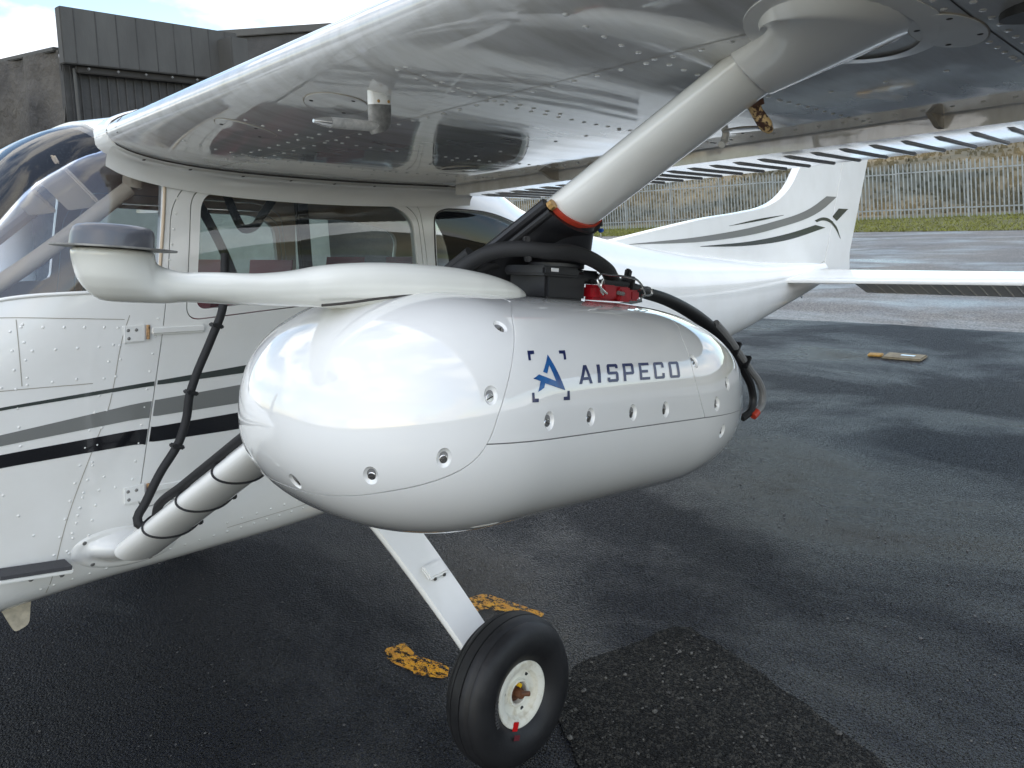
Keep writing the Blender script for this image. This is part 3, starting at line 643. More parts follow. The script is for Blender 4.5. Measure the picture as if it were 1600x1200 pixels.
def cover(cx, cy, rx, ry, nscrew=3, name='inspection_cover', m='wing'):
    V = []; F = []; n = 40; N = wlown(cx, cy)
    for rr, h in ((1.0, .0), (.985, .0022), (.93, .0024), (.0, .0024)):
        for k in range(n):
            a = 2*math.pi*k/n; x, y = cx+rx*rr*math.cos(a), cy+ry*rr*math.sin(a); V.append(wing_low(x, y)+N*h)
    for i in range(3):
        for k in range(n): F.append((i*n+k, i*n+(k+1) % n, (i+1)*n+(k+1) % n, (i+1)*n+k))
    o = link(name, fixn(pyd(V, F)), M[m], wing, smooth=True)
    ring = [wing_low(cx+rx*1.01*math.cos(a), cy+ry*1.01*math.sin(a))+N*.0006 for a in np.linspace(0, 2*math.pi, 41)]
    link('cover_edge', tube(ring, .0012, 5), M['seam2'], o)
    for k in range(nscrew):
        a = 2*math.pi*k/nscrew+.6; p = wing_low(cx+rx*.78*math.cos(a), cy+ry*.78*math.sin(a))+N*.0024; link('screw', domes([p], [N], .005, .15), M['seam'], o)
    return o
cover(.735, -1.228, .072, .055); cover(.745, -1.61, .06, .075); cover(1.86, -1.44, .07, .07); cover(1.10, -2.665, .10, .045, 4, 'strut_cover', 'white'); cover(1.5, -1.12, .06, .06); cover(1.62, -2.05, .05, .05)
# leading edge slot near the root, fuel drain, dark vent
sl_ = [(wpt(y, t, u, .0012)) for t, u in ((.012, True), (.004, True), (.0, True), (.002, False)) for y in (-.735, -.722)]
link('leading_edge_slot', pyd(sl_, [(0, 1, 3, 2), (2, 3, 5, 4), (4, 5, 7, 6)]), M['seam'], wing)
p = wing_low(1.62, -2.00); link('fuel_vent', tube([p, p+np.array([-.012, 0, -.022]), p+np.array([-.035, -.006, -.030])], .009, 10), M['white'], wing, smooth=True)
p = wing_low(1.10, -2.79); link('dark_vent', tube([p+np.array([0, 0, .01]), p+np.array([0, 0, -.008])], .06, 24), M['panel'], wing, smooth=True)  # plain black disc for the round vent, no lamp
# pitot tube
p0 = wing_low(.758, -1.745)
pb = link('pitot_tube', rings([np.array([(x, -1.745+.010*math.sin(a), z) for a, x in [(t, .757+.027*math.cos(t)+o) for t in np.linspace(0, 2*math.pi, 20, endpoint=False)]]) for z, o in ((p0[2]+.01, .0), (p0[2]-.020, -.001))]), M['white'], wing, smooth=True)
link('pitot_mast', rings([np.array([(.754+.027*sx*math.cos(a)+o, -1.745+.011*math.sin(a), z+dz*math.cos(a)) for a in np.linspace(0, 2*math.pi, 20, endpoint=False)]) for z, o, sx, dz in ((p0[2]-.020, .002, 1, 0), (p0[2]-.052, .0, .98, 0), (p0[2]-.066, -.001, .92, .003), (p0[2]-.074, -.004, .62, .004))]), M['alloy'], pb, smooth=True)
link('pitot_probe', tube([(.745, -1.745, p0[2]-.062), (.64, -1.745, p0[2]-.057)], .0105, 14), mat('probe_alloy', (.52, .51, .48), .45, metal=.4, var=.35, vscale=60), pb, smooth=True)
link('pitot_tip', tube([(.641, -1.745, p0[2]-.057), (.625, -1.745, p0[2]-.056), (.607, -1.745, p0[2]-.055)], [.0107, .0085, .0035], 14), M['steel'], pb, smooth=True)
for x in (.748, .772): link('screw', domes([(x, -1.755, p0[2]-.014)], [(0, -1, 0)], .0035, .2), M['brass'], pb)

# ------------------------------------------------------------------ struts
SA, SB = np.array([.6093, -.6573, .8089]), np.array([1.0886, -2.4915, 1.9775]); SD = (SB-SA)/np.linalg.norm(SB-SA)
SCH = np.array([1., 0, 0])-SD*SD[0]; SCH /= np.linalg.norm(SCH); SN = np.cross(SD, SCH); SN = SN if SN[2] < 0 else -SN   # SN: lower/outboard face
def srad(a, ch, th):   # streamlined section
    c, s = np.cos(a), np.sin(a); x = c*ch/2; k = np.where(c > 0, 1-.35*np.maximum(c, 0)**2, 1.); return x, s*th/2*k
def strut_ring(P, ch, th, n=36, off=0, a0=0, a1=2*math.pi, N=None, Cc=None, end=False):
    a = np.linspace(a0, a1, n, endpoint=end); x, y = srad(a, ch+2*off, th+2*off); return P+x[:, None]*(SCH if Cc is None else Cc)+y[:, None]*(SN if N is None else N)
CH, TH = .172, .078
sm = rings([strut_ring(SA+(SB-SA)*t, CH, TH) for t in np.linspace(.0, 1.06, 30)])
stt = link('wing_strut', sm, M['white'], ac, smooth=True, ang=60); so = link('wing_strut', sm, None, ac); so.scale = (1, -1, 1)
# upper cuff blends into the wing
rs = []; c0 = SA+(SB-SA)*.938; c3 = np.array([.995, -2.56, 0]); c3[2] = wing_low(.995, -2.56)[2]+.004; c1 = c0+(c3-c0)/3; c2 = c0+(c3-c0)*2/3
for s_ in np.concatenate([[0, .0], np.linspace(.02, 1, 16)]):
    c = (1-s_)**3*c0+3*s_*(1-s_)**2*c1+3*s_*s_*(1-s_)*c2+s_**3*c3; a = np.linspace(0, 2*math.pi, 44, endpoint=False); e = 1.10 if len(rs) else 1.0
    x, y = srad(a, CH*e, TH*e); A_ = x[:, None]*SCH+y[:, None]*SN; f_ = .35*s_+.65*s_**3
    fx = .175*np.cos(a); fy = -.105*np.sin(a); B_ = np.stack([fx, fy, np.zeros(44)], 1)
    r = c+A_*(1-f_)+B_*f_
    if s_ == 1: r = np.array([wing_low(q[0], q[1])+np.array([0, 0, .004]) for q in r])
    rs.append(r)
cf = link('upper_cuff', rings(rs), M['white'], stt, smooth=True, ang=60)
fl_ = [wing_low(.995+.195*math.cos(a), -2.56-.122*math.sin(a))+np.array([0, 0, -.0015]) for a in np.linspace(0, 2*math.pi, 48, endpoint=False)]; fi_ = [wing_low(.995+.16*math.cos(a), -2.56-.09*math.sin(a))+np.array([0, 0, -.004]) for a in np.linspace(0, 2*math.pi, 48, endpoint=False)]
link('cuff_flange', rings([np.array(fl_)+np.array([0, 0, .003]), np.array(fl_), np.array(fi_)], cap=False), M['white'], cf, smooth=True)
hk = SA+(SB-SA)*.922+SCH*.062+SN*.022
link('tie_down_hook', tube([hk, hk+np.array([.004, 0, -.010]), hk+np.array([.012, -.004, -.024]), hk+np.array([.022, -.008, -.038]), hk+np.array([.034, -.010, -.048])], [.0125, .0105, .0115, .0125, .007], 12, 20), mat('flaking_rust', (.60, .42, .20), .6, col2=(.05, .018, .01), vscale=80, ramp=(.46, .54)), stt, smooth=True); link('hook_boss', tube([hk-np.array([.002, 0, -.010]), hk+np.array([.001, 0, -.004])], .017, 14), M['rust2'], stt, smooth=True)
# lower fairing plate on the fuselage
V = []; F = []; nr, na = 12, 48
cx, cz, rx, rz = .592, .785, .150, .066
for i in range(nr+1):
    for k in range(na):
        a = 2*math.pi*k/na; r = i/nr; x = cx+rx*r*math.cos(a); z = cz-.20*(x-cx)+rz*r*math.sin(a); b = .004+.054*max(0, 1-((x-cx-.01)/.12)**2-((z-cz+.20*(x-cx)-.005)/.046)**2)**.9
        if i == nr: b = -.002
        V.append((x, -(hull_y(x, z)+b), z))
for i in range(nr):
    for k in range(na): F.append((i*na+k, i*na+(k+1) % na, (i+1)*na+(k+1) % na, (i+1)*na+k))
lf = link('lower_fairing', fixn(pyd(V, F)), M['white'], stt, smooth=True, ang=50)
for (a, r) in ((2.6, .86), (3.9, .84), (.15, .9), (5.3, .85)):
    x = cx+rx*r*math.cos(a); z = cz-.20*(x-cx)+rz*r*math.sin(a); link('screw', domes([(x, -(hull_y(x, z)+.004), z)], [(0, -1, -.1)], .007, .12), M['alloy'], lf)

# ------------------------------------------------------------------ tail
def slab(poly, th, taper_x=None):
    """thin symmetric surface with a rounded edge, poly in (x,z)"""
    P = [np.array(poly)]; c = np.mean(P[0], 0); V = []; n = len(poly)
    lay = [(-th, opoly(poly, -.006)), (-th*.6, opoly(poly, -.0005)), (th*.6, opoly(poly, -.0005)), (th, opoly(poly, -.006))]
    rs = [np.array([(x, y, z) for x, z in q]) for y, q in lay]; return rings(rs)
FINP = spline(np.array([(3.55, 0, 1.455), (4.2, 0, 1.505), (4.737, 0, 1.540), (5.25, 0, 1.556), (5.58, 0, 1.580), (5.85, 0, 1.645), (6.03, 0, 1.735), (6.22, 0, 1.90), (6.9, 0, 2.56)]), 40)[:, [0, 2]].tolist()
fin = link('tail_fin', slab([tuple(q) for q in FINP]+[(7.42, 2.56), (6.60, 1.05), (6.3, 1.0), (4.7, 1.15), (3.5, 1.38)], .035), M['white'], ac, smooth=True, ang=50)
rud = link('rudder', slab([(6.615, 1.05), (7.43, 2.56), (8.06, 2.56), (7.148, 1.075), (7.13, .905), (6.9, .885), (6.62, .90)], .030), M['white'], ac, smooth=True, ang=50)
def fdec(poly, m, par, y=-.0372):
    bm = bmesh.new(); bm.faces.new([bm.verts.new((x, y, z)) for x, z in poly]); bmesh.ops.triangulate(bm, faces=bm.faces); me = bpy.data.meshes.new('m'); bm.to_mesh(me); bm.free(); return link('stripe', me, M[m], par)
def swoosh(up_, lo, m, par, y, n=26):
    U = spline(np.array([(a, 0, b) for a, b in up_]), n); Lo = spline(np.array([(a, 0, b) for a, b in lo]), n); V = [(q[0], y, q[2]) for q in U]+[(q[0], y, q[2]) for q in Lo]; return link('stripe', pyd(V, [(i, i+1, n+i+1, n+i) for i in range(n-1)]), M[m], par)
hz = lambda x: 1.05+(x-6.6)*1.84     # hinge line height
swoosh([(3.8, 1.425), (4.66, 1.412), (5.6, 1.445), (6.40, 1.535), (6.69, 1.615)], [(3.8, 1.422), (4.74, 1.372), (5.69, 1.392), (6.66, 1.52), (6.90, 1.602)], 'grey', fin, -.0372)
swoosh([(4.61, 1.345), (5.38, 1.325), (6.02, 1.345), (6.44, 1.378)], [(4.61, 1.342), (5.18, 1.300), (5.90, 1.288), (6.64, 1.342)], 'dgrey', fin, -.0372)
swoosh([(5.01, 1.462), (5.49, 1.488), (5.87, 1.494)], [(5.01, 1.460), (5.49, 1.472), (5.87, 1.492)], 'dgrey', fin, -.0372)
swoosh([(6.43, 1.418), (6.58, 1.434), (6.70, 1.42), (6.80, 1.385)], [(6.47, 1.40), (6.58, 1.408), (6.70, 1.39), (6.79, 1.36)], 'dgrey', fin, -.0372)
swoosh([(6.80, 1.385), (6.88, 1.335), (6.955, 1.225)], [(6.79, 1.36), (6.85, 1.32), (6.950, 1.22)], 'dgrey', rud, -.0322)
fdec([(6.80, 1.43), (6.945, 1.495), (7.15, 1.48), (6.89, 1.385)], 'dgrey', rud, -.0322)
# tailplane
def stab_ring(y, x0, x1, z, th, n=14):
    t = np.linspace(0, 1, n); h = th*np.sqrt(np.clip(t, 0, 1))*(1-.35*t); x = x0+(x1-x0)*t*t; return np.array([(a, y, z+b) for a, b in zip(x[::-1], h[::-1])]+[(a, y, z-b) for a, b in zip(x[1:], h[1:])])
tm = rings([stab_ring(y, 5.63+.16*k, 6.28, .985, .042) for y, k in ((-.02, 0), (-.14, 0), (-.9, .5), (-1.70, 1), (-1.73, 1.3))])
tp = link('tailplane', tm, M['white'], ac, smooth=True, ang=50); tr_ = link('tailplane', tm, None, ac); tr_.scale = (1, -1, 1)
EA = math.radians(27)
def elev(y, t, low=True):
    th = .030*(1-t); q = np.array([.015+.46*t, (-th if low else th)]); return np.array([6.285+q[0]*math.cos(EA)+q[1]*math.sin(EA), y, .985+q[1]*math.cos(EA)-q[0]*math.sin(EA)])
em = rings([np.array([elev(y, t, False) for t in (1, .6, .3, 0)]+[elev(y, t, True) for t in (0, .3, .6, 1)]) for y in (-.34, -.5, -1.68)])
ev = link('elevator', em, M['white'], ac, smooth=True, ang=40); er = link('elevator', em, None, ac); er.scale = (1, -1, 1)
for k in range(15): link('bead', bead(elev, -.42-.085*k, .15, .97, .010), M['white'], ev, smooth=True)
link('tie_down_ring', tube([(6.2+.02*math.cos(a), 0, .80+.02*math.sin(a)) for a in np.linspace(0, 6.28, 16)], .005, 6), M['steel'], ac)

# ------------------------------------------------------------------ undercarriage
def leg(sgn):
    P = spline(np.array([(1.44, -.45, .735), (1.44, -.62, .640), (1.44, -.80, .530), (1.438, -1.0, .397), (1.436, -1.19, .262)]), 18); T = np.gradient(P, axis=0); T /= np.linalg.norm(T, axis=1)[:, None]; rs = []
    for i, (p, t) in enumerate(zip(P, T)):
        s = i/17; w = .085*(1-s)+.060*s; th = .017*(1-s)+.012*s; n = np.cross(t, [1, 0, 0]); n /= np.linalg.norm(n); x = np.array([1., 0, 0]); pr = [(-w, -th*.3), (-w*.93, -th), (w*.93, -th), (w, -th*.3), (w, th*.3), (w*.93, th), (-w*.93, th), (-w, th*.3)]
        rs.append(np.array([p+a*x+b*n for a, b in pr]))
    return rings(rs)
lm = leg(1); lg = link('landing_gear_leg', lm, M['white'], ac, smooth=True, ang=40); lg2 = link('landing_gear_leg', lm, None, ac); lg2.scale = (1, -1, 1)
sb = link('step_bracket', box((1.452, -.905, .488), (.085, .055, .016), rot=(.62, 0, 0), bev=.006), M['white'], lg, smooth=True)
for x in (1.432, 1.472): link('screw', box((x, -.928, .470), (.009, .006, .009)), M['seam'], sb)
def wheel(name, loc, R=.222, W=.080, rr=.0975, parent=ac):
    w = bpy.data.objects.new(name, None); COL.objects.link(w); w.parent = parent; w.location = loc
    prof = [(rr-.004, W*.62), (rr+.01, W*.80), (rr+.035, W*.96), (R-.070, W), (R-.045, W*.96), (R-.026, W*.84), (R-.014, W*.66), (R-.0135, W*.60), (R-.0175, W*.585), (R-.0165, W*.56), (R-.007, W*.50), (R-.002, W*.32), (R-.0016, W*.26), (R-.0056, W*.245), (R-.0056, W*.215), (R-.0008, W*.20), (R, 0)]
    full = [(r, -h) for r, h in prof]+[(r, h) for r, h in prof[::-1][1:]]
    ty = link('tyre', lathe(full, 72, cap=False), M['tyre'], w, smooth=True, ang=50)
    rm = link('rim', lathe([(rr-.002, -W*.5), (rr, -W*.70), (rr-.003, -W*.73), (rr-.008, -W*.735), (rr-.018, -W*.70), (rr-.026, -W*.66), (rr-.029, -W*.56), (rr-.033, -W*.46), (.050, -W*.43), (.041, -W*.43), (.039, -W*.56), (.034, -W*.565), (.031, -W*.53), (.030, W*.4), (rr-.002, W*.4)], 56, cap=False), M['rim'], w, smooth=True, ang=30)
    ax = link('axle', lathe([(.001, -W*.72), (.012, -W*.72), (.0145, -W*.66), (.0145, -W*.40), (.0295, -W*.32), (.0295, W*.2), (.001, W*.2)], 20), M['rust2'], w, smooth=True, ang=40)
    link('axle_pin', tube([(-.004, -W*.66, .004), (.024, -W*.78, -.006)], .0075, 10), M['rust2'], ax, smooth=True)
    link('valve_cap', tube([(0, -W*.40, .026), (0, -W*.66, .027)], .006, 10), M['yel'], w, smooth=True)
    for k in range(3):
        a = .75+k*2.09; link('hole', tube([((.058)*math.cos(a), -W*.42, .058*math.sin(a)), (.058*math.cos(a), -W*.452, .058*math.sin(a))], .0065, 10), M['panel'], rm)
    return w, ty
wl, ty = wheel('main_wheel', (1.434, -1.262, .222))
wl.rotation_euler = (math.radians(-1), 0, math.radians(-1.5))
a0 = -2.02
link('slip_mark', box((.089*math.cos(a0), -.0590, .089*math.sin(a0)), (.022, .0022, .026), rot=(0, .45, 0), bev=.001), M['redtape'], wl)
link('slip_mark', box((.113*math.cos(a0-.03), -.0762, .113*math.sin(a0-.03)), (.024, .002, .016), rot=(0, .42, 0), bev=.0008), mat('faded_red', (.10, .008, .014), .7), wl)
for k in range(9):   # worn raised lettering on the sidewall
    a = math.radians(160+k*4.2); link('raised_letter', box((.127*math.cos(a), -.0800, .127*math.sin(a)), (.010, .0016, .0055), rot=(0, -a, 0)), mat('scuffed_rubber', (.045, .045, .046), .8) if k == 0 else bpy.data.materials['scuffed_rubber'], ty)
w2, _ = wheel('main_wheel', (1.434, 1.262, .222)); w2.rotation_euler = (0, 0, math.pi)
w3, _ = wheel('nose_wheel', (-.25, 0, .18), R=.18, W=.06, rr=.075)
link('nose_gear_leg', tube([(-.25, -.07, .18), (-.25, -.075, .40), (-.24, 0, .44), (-.2, 0, .75)], .02, 10, 24), M['white'], ac, smooth=True)
link('propeller_spinner', lathe([(.15, 0), (.14, -.08), (.10, -.18), (.04, -.26), (.001, -.28)], 28), M['white'], ac, smooth=True)
bpy.data.objects['propeller_spinner'].rotation_euler = (0, 0, -math.pi/2); bpy.data.objects['propeller_spinner'].location = (-1.11, 0, 1.10)
for s in (1, -1): link('propeller_blade', rings([np.array([(-1.18+a*.012+b*math.sin(tw), b*math.cos(tw), 1.10+s*r) for a, b in ((0, -w), (1, 0), (0, w), (-1, 0))]) for r, w, tw in ((.05, .05, 1.0), (.3, .075, .7), (.6, .07, .45), (.9, .05, .3), (.94, .02, .28))]), M['panel'], ac, smooth=True)

# ================================================================== SENSOR POD
PL, PW, PH, PNL, PTL, PEN, PET, PN, PTAP = 1.0703, .2791, .1853, .2897, .3614, 2.1152, 2.1307, 2.4097, .0557
pod = empty('sensor_pod', (.8104, -2.0001, 1.3659), 'white streamlined survey pod clamped under the wing strut', 'pod')
pod.rotation_euler = (0, .1649, .0042)
bpy.context.view_layer.update(); PM = pod.matrix_world.copy(); PMI = PM.inverted()
def pprof(x):
    x = x+PL*.45; q = 1.
    a = min(max((PNL-x)/PNL, 0), 1); q *= max(1-a**PEN, 0)**(1/PEN); b = min(max((x-(PL-PTL))/PTL, 0), 1); q *= max(1-b**PET, 0)**(1/PET)
    return q*(1-PTAP*min(max((x-PNL)/PL, 0), 1))
def pod_y(x, z):
    q = pprof(x)
    if q <= 0: return 0
    k = abs(z)/(PH*q); return PW*q*max(1-k**PN, 0)**(1/PN)
def pod_n(x, z):
    e = .002; y = pod_y(x, z); n = np.array([-(pod_y(x+e, z)-pod_y(x-e, z))/(2*e), 1, -(pod_y(x, z+e)-pod_y(x, z-e))/(2*e)]); n /= np.linalg.norm(n); n[1] *= -1; return n
def pod_mesh(k=1., nx=110, seg=144):
    rs = []
    for s in np.linspace(.004, .996, nx):
        x = (.5-.5*math.cos(math.pi*s))*PL-PL*.45; q = pprof(x)*k; r = []
        for j in range(seg):
            t = 2*math.pi*j/seg; c, sn = math.cos(t), math.sin(t); d = (abs(c)**PN+abs(sn)**PN)**(-1/PN); r.append((x*(k*.5+.5), PW*q*c*d, PH*q*sn*d))
        rs.append(np.array(r))
    return rings(rs)
pm0 = pod_mesh(); pm0.materials.append(M['pod']); S_P = [bvh(pm0)]
NOSE = [(-.10, .30), (-.136, .173), (-.199, .146), (-.234, .112), (-.263, .07), (-.284, .025), (-.298, -.013), (-.311, -.033), (-.328, -.048), (-.347, -.059), (-.371, -.070), (-.398, -.081), (-.422, -.093), (-.44, -.101), (-.7, -.112)]
NS = [(q[0], q[2]) for q in spline(np.array([(a, 0, b) for a, b in NOSE[1:-1]]), 50)]; NOSEP = [NOSE[0]]+NS+[NOSE[-1], (-.7, .30)]
si = min(range(len(NS)), key=lambda i: abs(NS[i][1]+.015)); 
REARL = [(.29, .30), (.262, .175), (.250, .150), (.210, .12), (.193, .085), (.189, .056), (.20, .02), (.218, -.015)]
RS = [(q[0], q[2]) for q in spline(np.array([(a, 0, b) for a, b in REARL[1:]]), 30)]
UPP = [NOSE[0]]+NS[:si]+[(NS[si][0], -.015)]+RS[::-1]+[REARL[0]]
TAIL = [REARL[0]]+RS+[(.33, -.016), (.9, -.016), (.9, .3)]
LOW = [(NS[si][0], -.015)]+[(.218, -.015), (.9, -.016), (.9, -.5), (-.7, -.5), (-.7, -.112)]+NS[si+1:][::-1]
SCREWS = [(-.235, .135), (-.294, .045), (-.350, -.035), (-.415, -.062), (-.448, -.090), (-.198, .007), (-.106, .006), (0, .005), (.092, .004), (.205, .080), (.308, .036), (.259, .003), (.294, -.049)]
def screw_pos(x, z):
    if x < -.44: return np.array([x, -.046, z]), np.array([-.86, -.12, -.5])/np.linalg.norm([-.86, -.12, -.5])
    return np.array([x, -pod_y(x, z), z]), pod_n(x, z)
def dimples():
    out_ = []
    for x, z in SCREWS:
        p, n = screw_pos(x, z); bm = bmesh.new(); bmesh.ops.create_icosphere(bm, subdivisions=3, radius=1)
        up_ = np.array([0, 0, 1.])-n*n[2]; up_ /= np.linalg.norm(up_); sd_ = np.cross(up_, n); c = p+n*.0045+up_*.0035
        Mx = Matrix(((sd_[0], up_[0], n[0], c[0]), (sd_[1], up_[1], n[1], c[1]), (sd_[2], up_[2], n[2], c[2]), (0, 0, 0, 1))) @ Matrix.Diagonal((.0112, .0152, .0108, 1)); bm.transform(Mx)
        me = bpy.data.meshes.new('d'); bm.to_mesh(me); bm.free(); me.materials.append(M['pod']); fixn(me); out_.append(me)
    return out_
DM = dimples()
def joinm(ms):
    bm = bmesh.new()
    for m in ms: bm.from_mesh(m)
    me = bpy.data.meshes.new('j'); bm.to_mesh(me); bm.free(); me.materials.append(M['pod']); return me
DJ = joinm(DM); S_D = bvh(DJ)
GAP = .0009
for nm, poly in (('nose_cowl', NOSEP), ('upper_shell', UPP), ('tail_cap', TAIL), ('lower_shell', LOW)):
    pr = prism(opoly(poly, -GAP), -.6, .6); pr.materials.append(M['pod']); me = boolean(pm0, [('INTERSECT', pr), ('DIFFERENCE', DJ.copy())]); smooth_from(me, S_P+[S_D]); me.materials.clear(); me.materials.append(M['pod']); link(nm, me, None, pod)
link('inner_frame', pod_mesh(.985), mat('seam_grey', (.20, .20, .20), .6), pod, smooth=True)
for x, z in SCREWS:
    p, n = screw_pos(x, z); q = n; R_ = Vector((0, 0, 1)).rotation_difference(Vector(q)).to_matrix().to_4x4()
    me = lathe([(.0001, -.006), (.0060, -.006), (.0060, .0008), (.0050, .0016), (.0001, .0018)], 18, 'z'); me.transform(Matrix.Translation(Vector(p-n*.0052)) @ R_); s = link('screw', me, M['steel'], pod, smooth=True)
    me = box((0, 0, .0021), (.0092, .0015, .0010), rot=(0, 0, random.uniform(0, 3))); me.transform(Matrix.Translation(Vector(p-n*.0052)) @ R_); link('slot', me, M['seam'], s)
# lettering and mark
def pod_decal(polys, m, name, off=.0007, parent=pod, cuts=0):
    bm = bmesh.new()
    for P in polys: bm.faces.new([bm.verts.new((x, 0, z)) for x, z in P])
    bmesh.ops.triangulate(bm, faces=bm.faces)
    for k in range(cuts): bmesh.ops.subdivide_edges(bm, edges=[e for e in bm.edges if e.calc_length() > .006], cuts=1)
    bmesh.ops.triangulate(bm, faces=bm.faces)
    for v in bm.verts: v.co.y = -(pod_y(v.co.x, v.co.z)+off)
    for f in bm.faces:
        f.normal_update()
        if f.normal.y > 0: f.normal_flip()
    me = bpy.data.meshes.new('d'); bm.to_mesh(me); bm.free(); return link(name, me, m, parent, smooth=True, ang=60)
LOGO = [(-.1782, .0999), (-.1616, .0506), (-.2018, .0616), (-.2056, .0556), (-.218, .0506), (-.2101, .0649), (-.2224, .0685), (-.21, .0738), (-.1783, .0638), (-.1839, .0853), (-.1935, .0744), (-.2007, .0771)]
LG = LOGO; pod_decal([[LG[0], LG[1], LG[8], LG[9]], [LG[0], LG[9], LG[10], LG[11]], [LG[1], LG[2], LG[5], LG[7], LG[8]], [LG[5], LG[6], LG[7]], [LG[2], LG[3], LG[4], LG[5]]], M['blue'], 'emblem', cuts=3)
for P in ([(-.2162, .1051), (-.2031, .1054), (-.2052, .1009), (-.2133, .1003), (-.2167, .0927), (-.2213, .0925)], [(-.1496, .1048), (-.1353, .105), (-.1418, .0924), (-.1471, .0921), (-.143, .1005), (-.1522, .1003)],
          [(-.2296, .0501), (-.2251, .0501), (-.2255, .0422), (-.2182, .0419), (-.2187, .0374), (-.2303, .0372)], [(-.1574, .0496), (-.1524, .0494), (-.1536, .0366), (-.1676, .037), (-.1668, .0416), (-.1588, .0416)]):
    pod_decal([P], M['navy'], 'corner_mark', cuts=1)
q = .16; w_ = .24
LET = {'A': [[(0, 0), (w_*.9, 0), (.60, 1), (.38, 1)], [(1-w_*.9, 0), (1, 0), (.62, 1), (.44, 1)], [(.20, .20), (.80, .20), (.74, .36), (.26, .36)]],
 'I': [[(0, 0), (1, 0), (1, 1), (0, 1)]],
 'S': [[(.10, 0), (.90, 0), (1, .10), (1, q), (0, q), (0, .10)], [(1-w_, q), (1, q), (1, .46), (.90, .58), (1-w_, .58)], [(.10, .42), (1-w_, .42), (1-w_, .58), (0, .58), (0, .52)], [(0, .58), (w_, .58), (w_, 1-q), (0, 1-q)], [(0, 1-q), (1, 1-q), (1, .92), (.90, 1), (.10, 1), (0, .90)], [(0, q), (w_, q), (w_, .26), (0, .26)], [(1-w_, .75), (1, .75), (1, 1-q), (1-w_, 1-q)]],
 'P': [[(0, 0), (w_, 0), (w_, 1), (0, 1)], [(w_, 1-q), (1, 1-q), (1, .90), (.90, 1), (w_, 1)], [(1-w_, .52), (1, .52), (1, 1-q), (1-w_, 1-q)], [(w_, .36), (.9, .36), (1, .46), (1, .52), (w_, .52)]],
 'E': [[(0, 0), (w_, 0), (w_, 1), (0, 1)], [(w_, 0), (1, 0), (1, q), (w_, q)], [(w_, .42), (.84, .42), (.84, .58), (w_, .58)], [(w_, 1-q), (1, 1-q), (1, 1), (w_, 1)]],
 'C': [[(0, .10), (.10, 0), (w_, 0), (w_, 1), (.10, 1), (0, .90)], [(w_, 0), (.90, 0), (1, .10), (1, q), (w_, q)], [(w_, 1-q), (1, 1-q), (1, .90), (.90, 1), (w_, 1)], [(1-w_, q), (1, q), (1, .34), (1-w_, .34)], [(1-w_, .66), (1, .66), (1, 1-q), (1-w_, 1-q)]],
 'O': [[(0, .10), (.10, 0), (w_, 0), (w_, 1), (.10, 1), (0, .90)], [(1-w_, 0), (.90, 0), (1, .10), (1, .90), (.90, 1), (1-w_, 1)], [(w_, 0), (1-w_, 0), (1-w_, q), (w_, q)], [(w_, 1-q), (1-w_, 1-q), (1-w_, 1), (w_, 1)]]}
for ch, x0, x1 in (('A', -.1247, -.0928), ('I', -.0805, -.0725), ('S', -.0563, -.028), ('P', -.0148, .0141), ('E', .0288, .0574), ('C', .0703, .1005), ('O', .1156, .1473)):
    z0, hh = .0575, .0262
    pod_decal([[(x0+(x1-x0)*a+.30*(b-.5)*hh, z0+hh*b) for a, b in P] for P in LET[ch]], M['navy'], 'letter', cuts=1)

# forward boom with satellite antenna (pod frame)
BS = [(-.735, .206, .030, .020), (-.722, .200, .046, .045)]
def boom_ring(x, zt, zb, w, n=28, e=2.4):
    c = (zt+zb)/2; h = (zt-zb)/2; r = []
    for k in range(n):
        t = 2*math.pi*k/n; a, b = math.cos(t), math.sin(t); d = (abs(a)**e+abs(b)**e)**(-1/e); r.append((x, w*a*d, c+h*b*d))
    return np.array(r)
BM = [(-.610, .189, .152, .030), (-.568, .192, .1505, .034), (-.504, .194, .150, .037), (-.446, .202, .150, .042), (-.406, .211, .150, .050), (-.339, .220, .145, .060), (-.242, .225, .140, .064), (-.132, .223, .140, .060), (-.07, .216, .150, .052), (-.024, .206, .160, .040), (.012, .192, .170, .022), (.022, .186, .176, .006)]
sp = spline(np.array([(a, b, c) for a, b, c, d in BM]), 40); sw = np.interp(sp[:, 0], [b[0] for b in BM], [b[3] for b in BM])
def cup_ring(z, cx, rx, ry, n=40): a = np.linspace(0, 2*math.pi, n, endpoint=False); return np.stack([cx+rx*np.cos(a), ry*np.sin(a), np.full(n, z)], 1)
nk = spline(np.array([(-.690, .203, .151), (-.650, .2005, .1492), (-.630, .1935, .1500), (-.605, .1895, .1510), (-.58, .191, .151)]), 16)
jb = joinm([rings([boom_ring(a, b, c, d) for (a, b, c), d in zip(sp, sw)]),
    rings([cup_ring(.2125, -.692, .0465, .0465), cup_ring(.205, -.6915, .0465, .0465), cup_ring(.192, -.688, .0465, .0455), cup_ring(.178, -.683, .047, .043), cup_ring(.166, -.672, .050, .038), cup_ring(.156, -.660, .052, .030), cup_ring(.1500, -.655, .046, .020), cup_ring(.1485, -.655, .03, .010)]),
    rings([boom_ring(a, b, c, d) for (a, b, c), d in zip(nk, np.interp(np.linspace(0, 1, 16), [0, .5, 1], [.036, .031, .0325]))])])
to = bpy.data.objects.new('tmp', jb); COL.objects.link(to); md = to.modifiers.new('r', 'REMESH'); md.mode = 'VOXEL'; md.voxel_size = .0028; md = to.modifiers.new('s', 'SMOOTH'); md.iterations = 14; md.factor = .5
bpy.context.view_layer.update(); dg = bpy.context.evaluated_depsgraph_get(); jb = bpy.data.meshes.new_from_object(to.evaluated_get(dg)); bpy.data.objects.remove(to)
boom = link('antenna_boom', jb, M['boom'], pod); jb.shade_smooth()
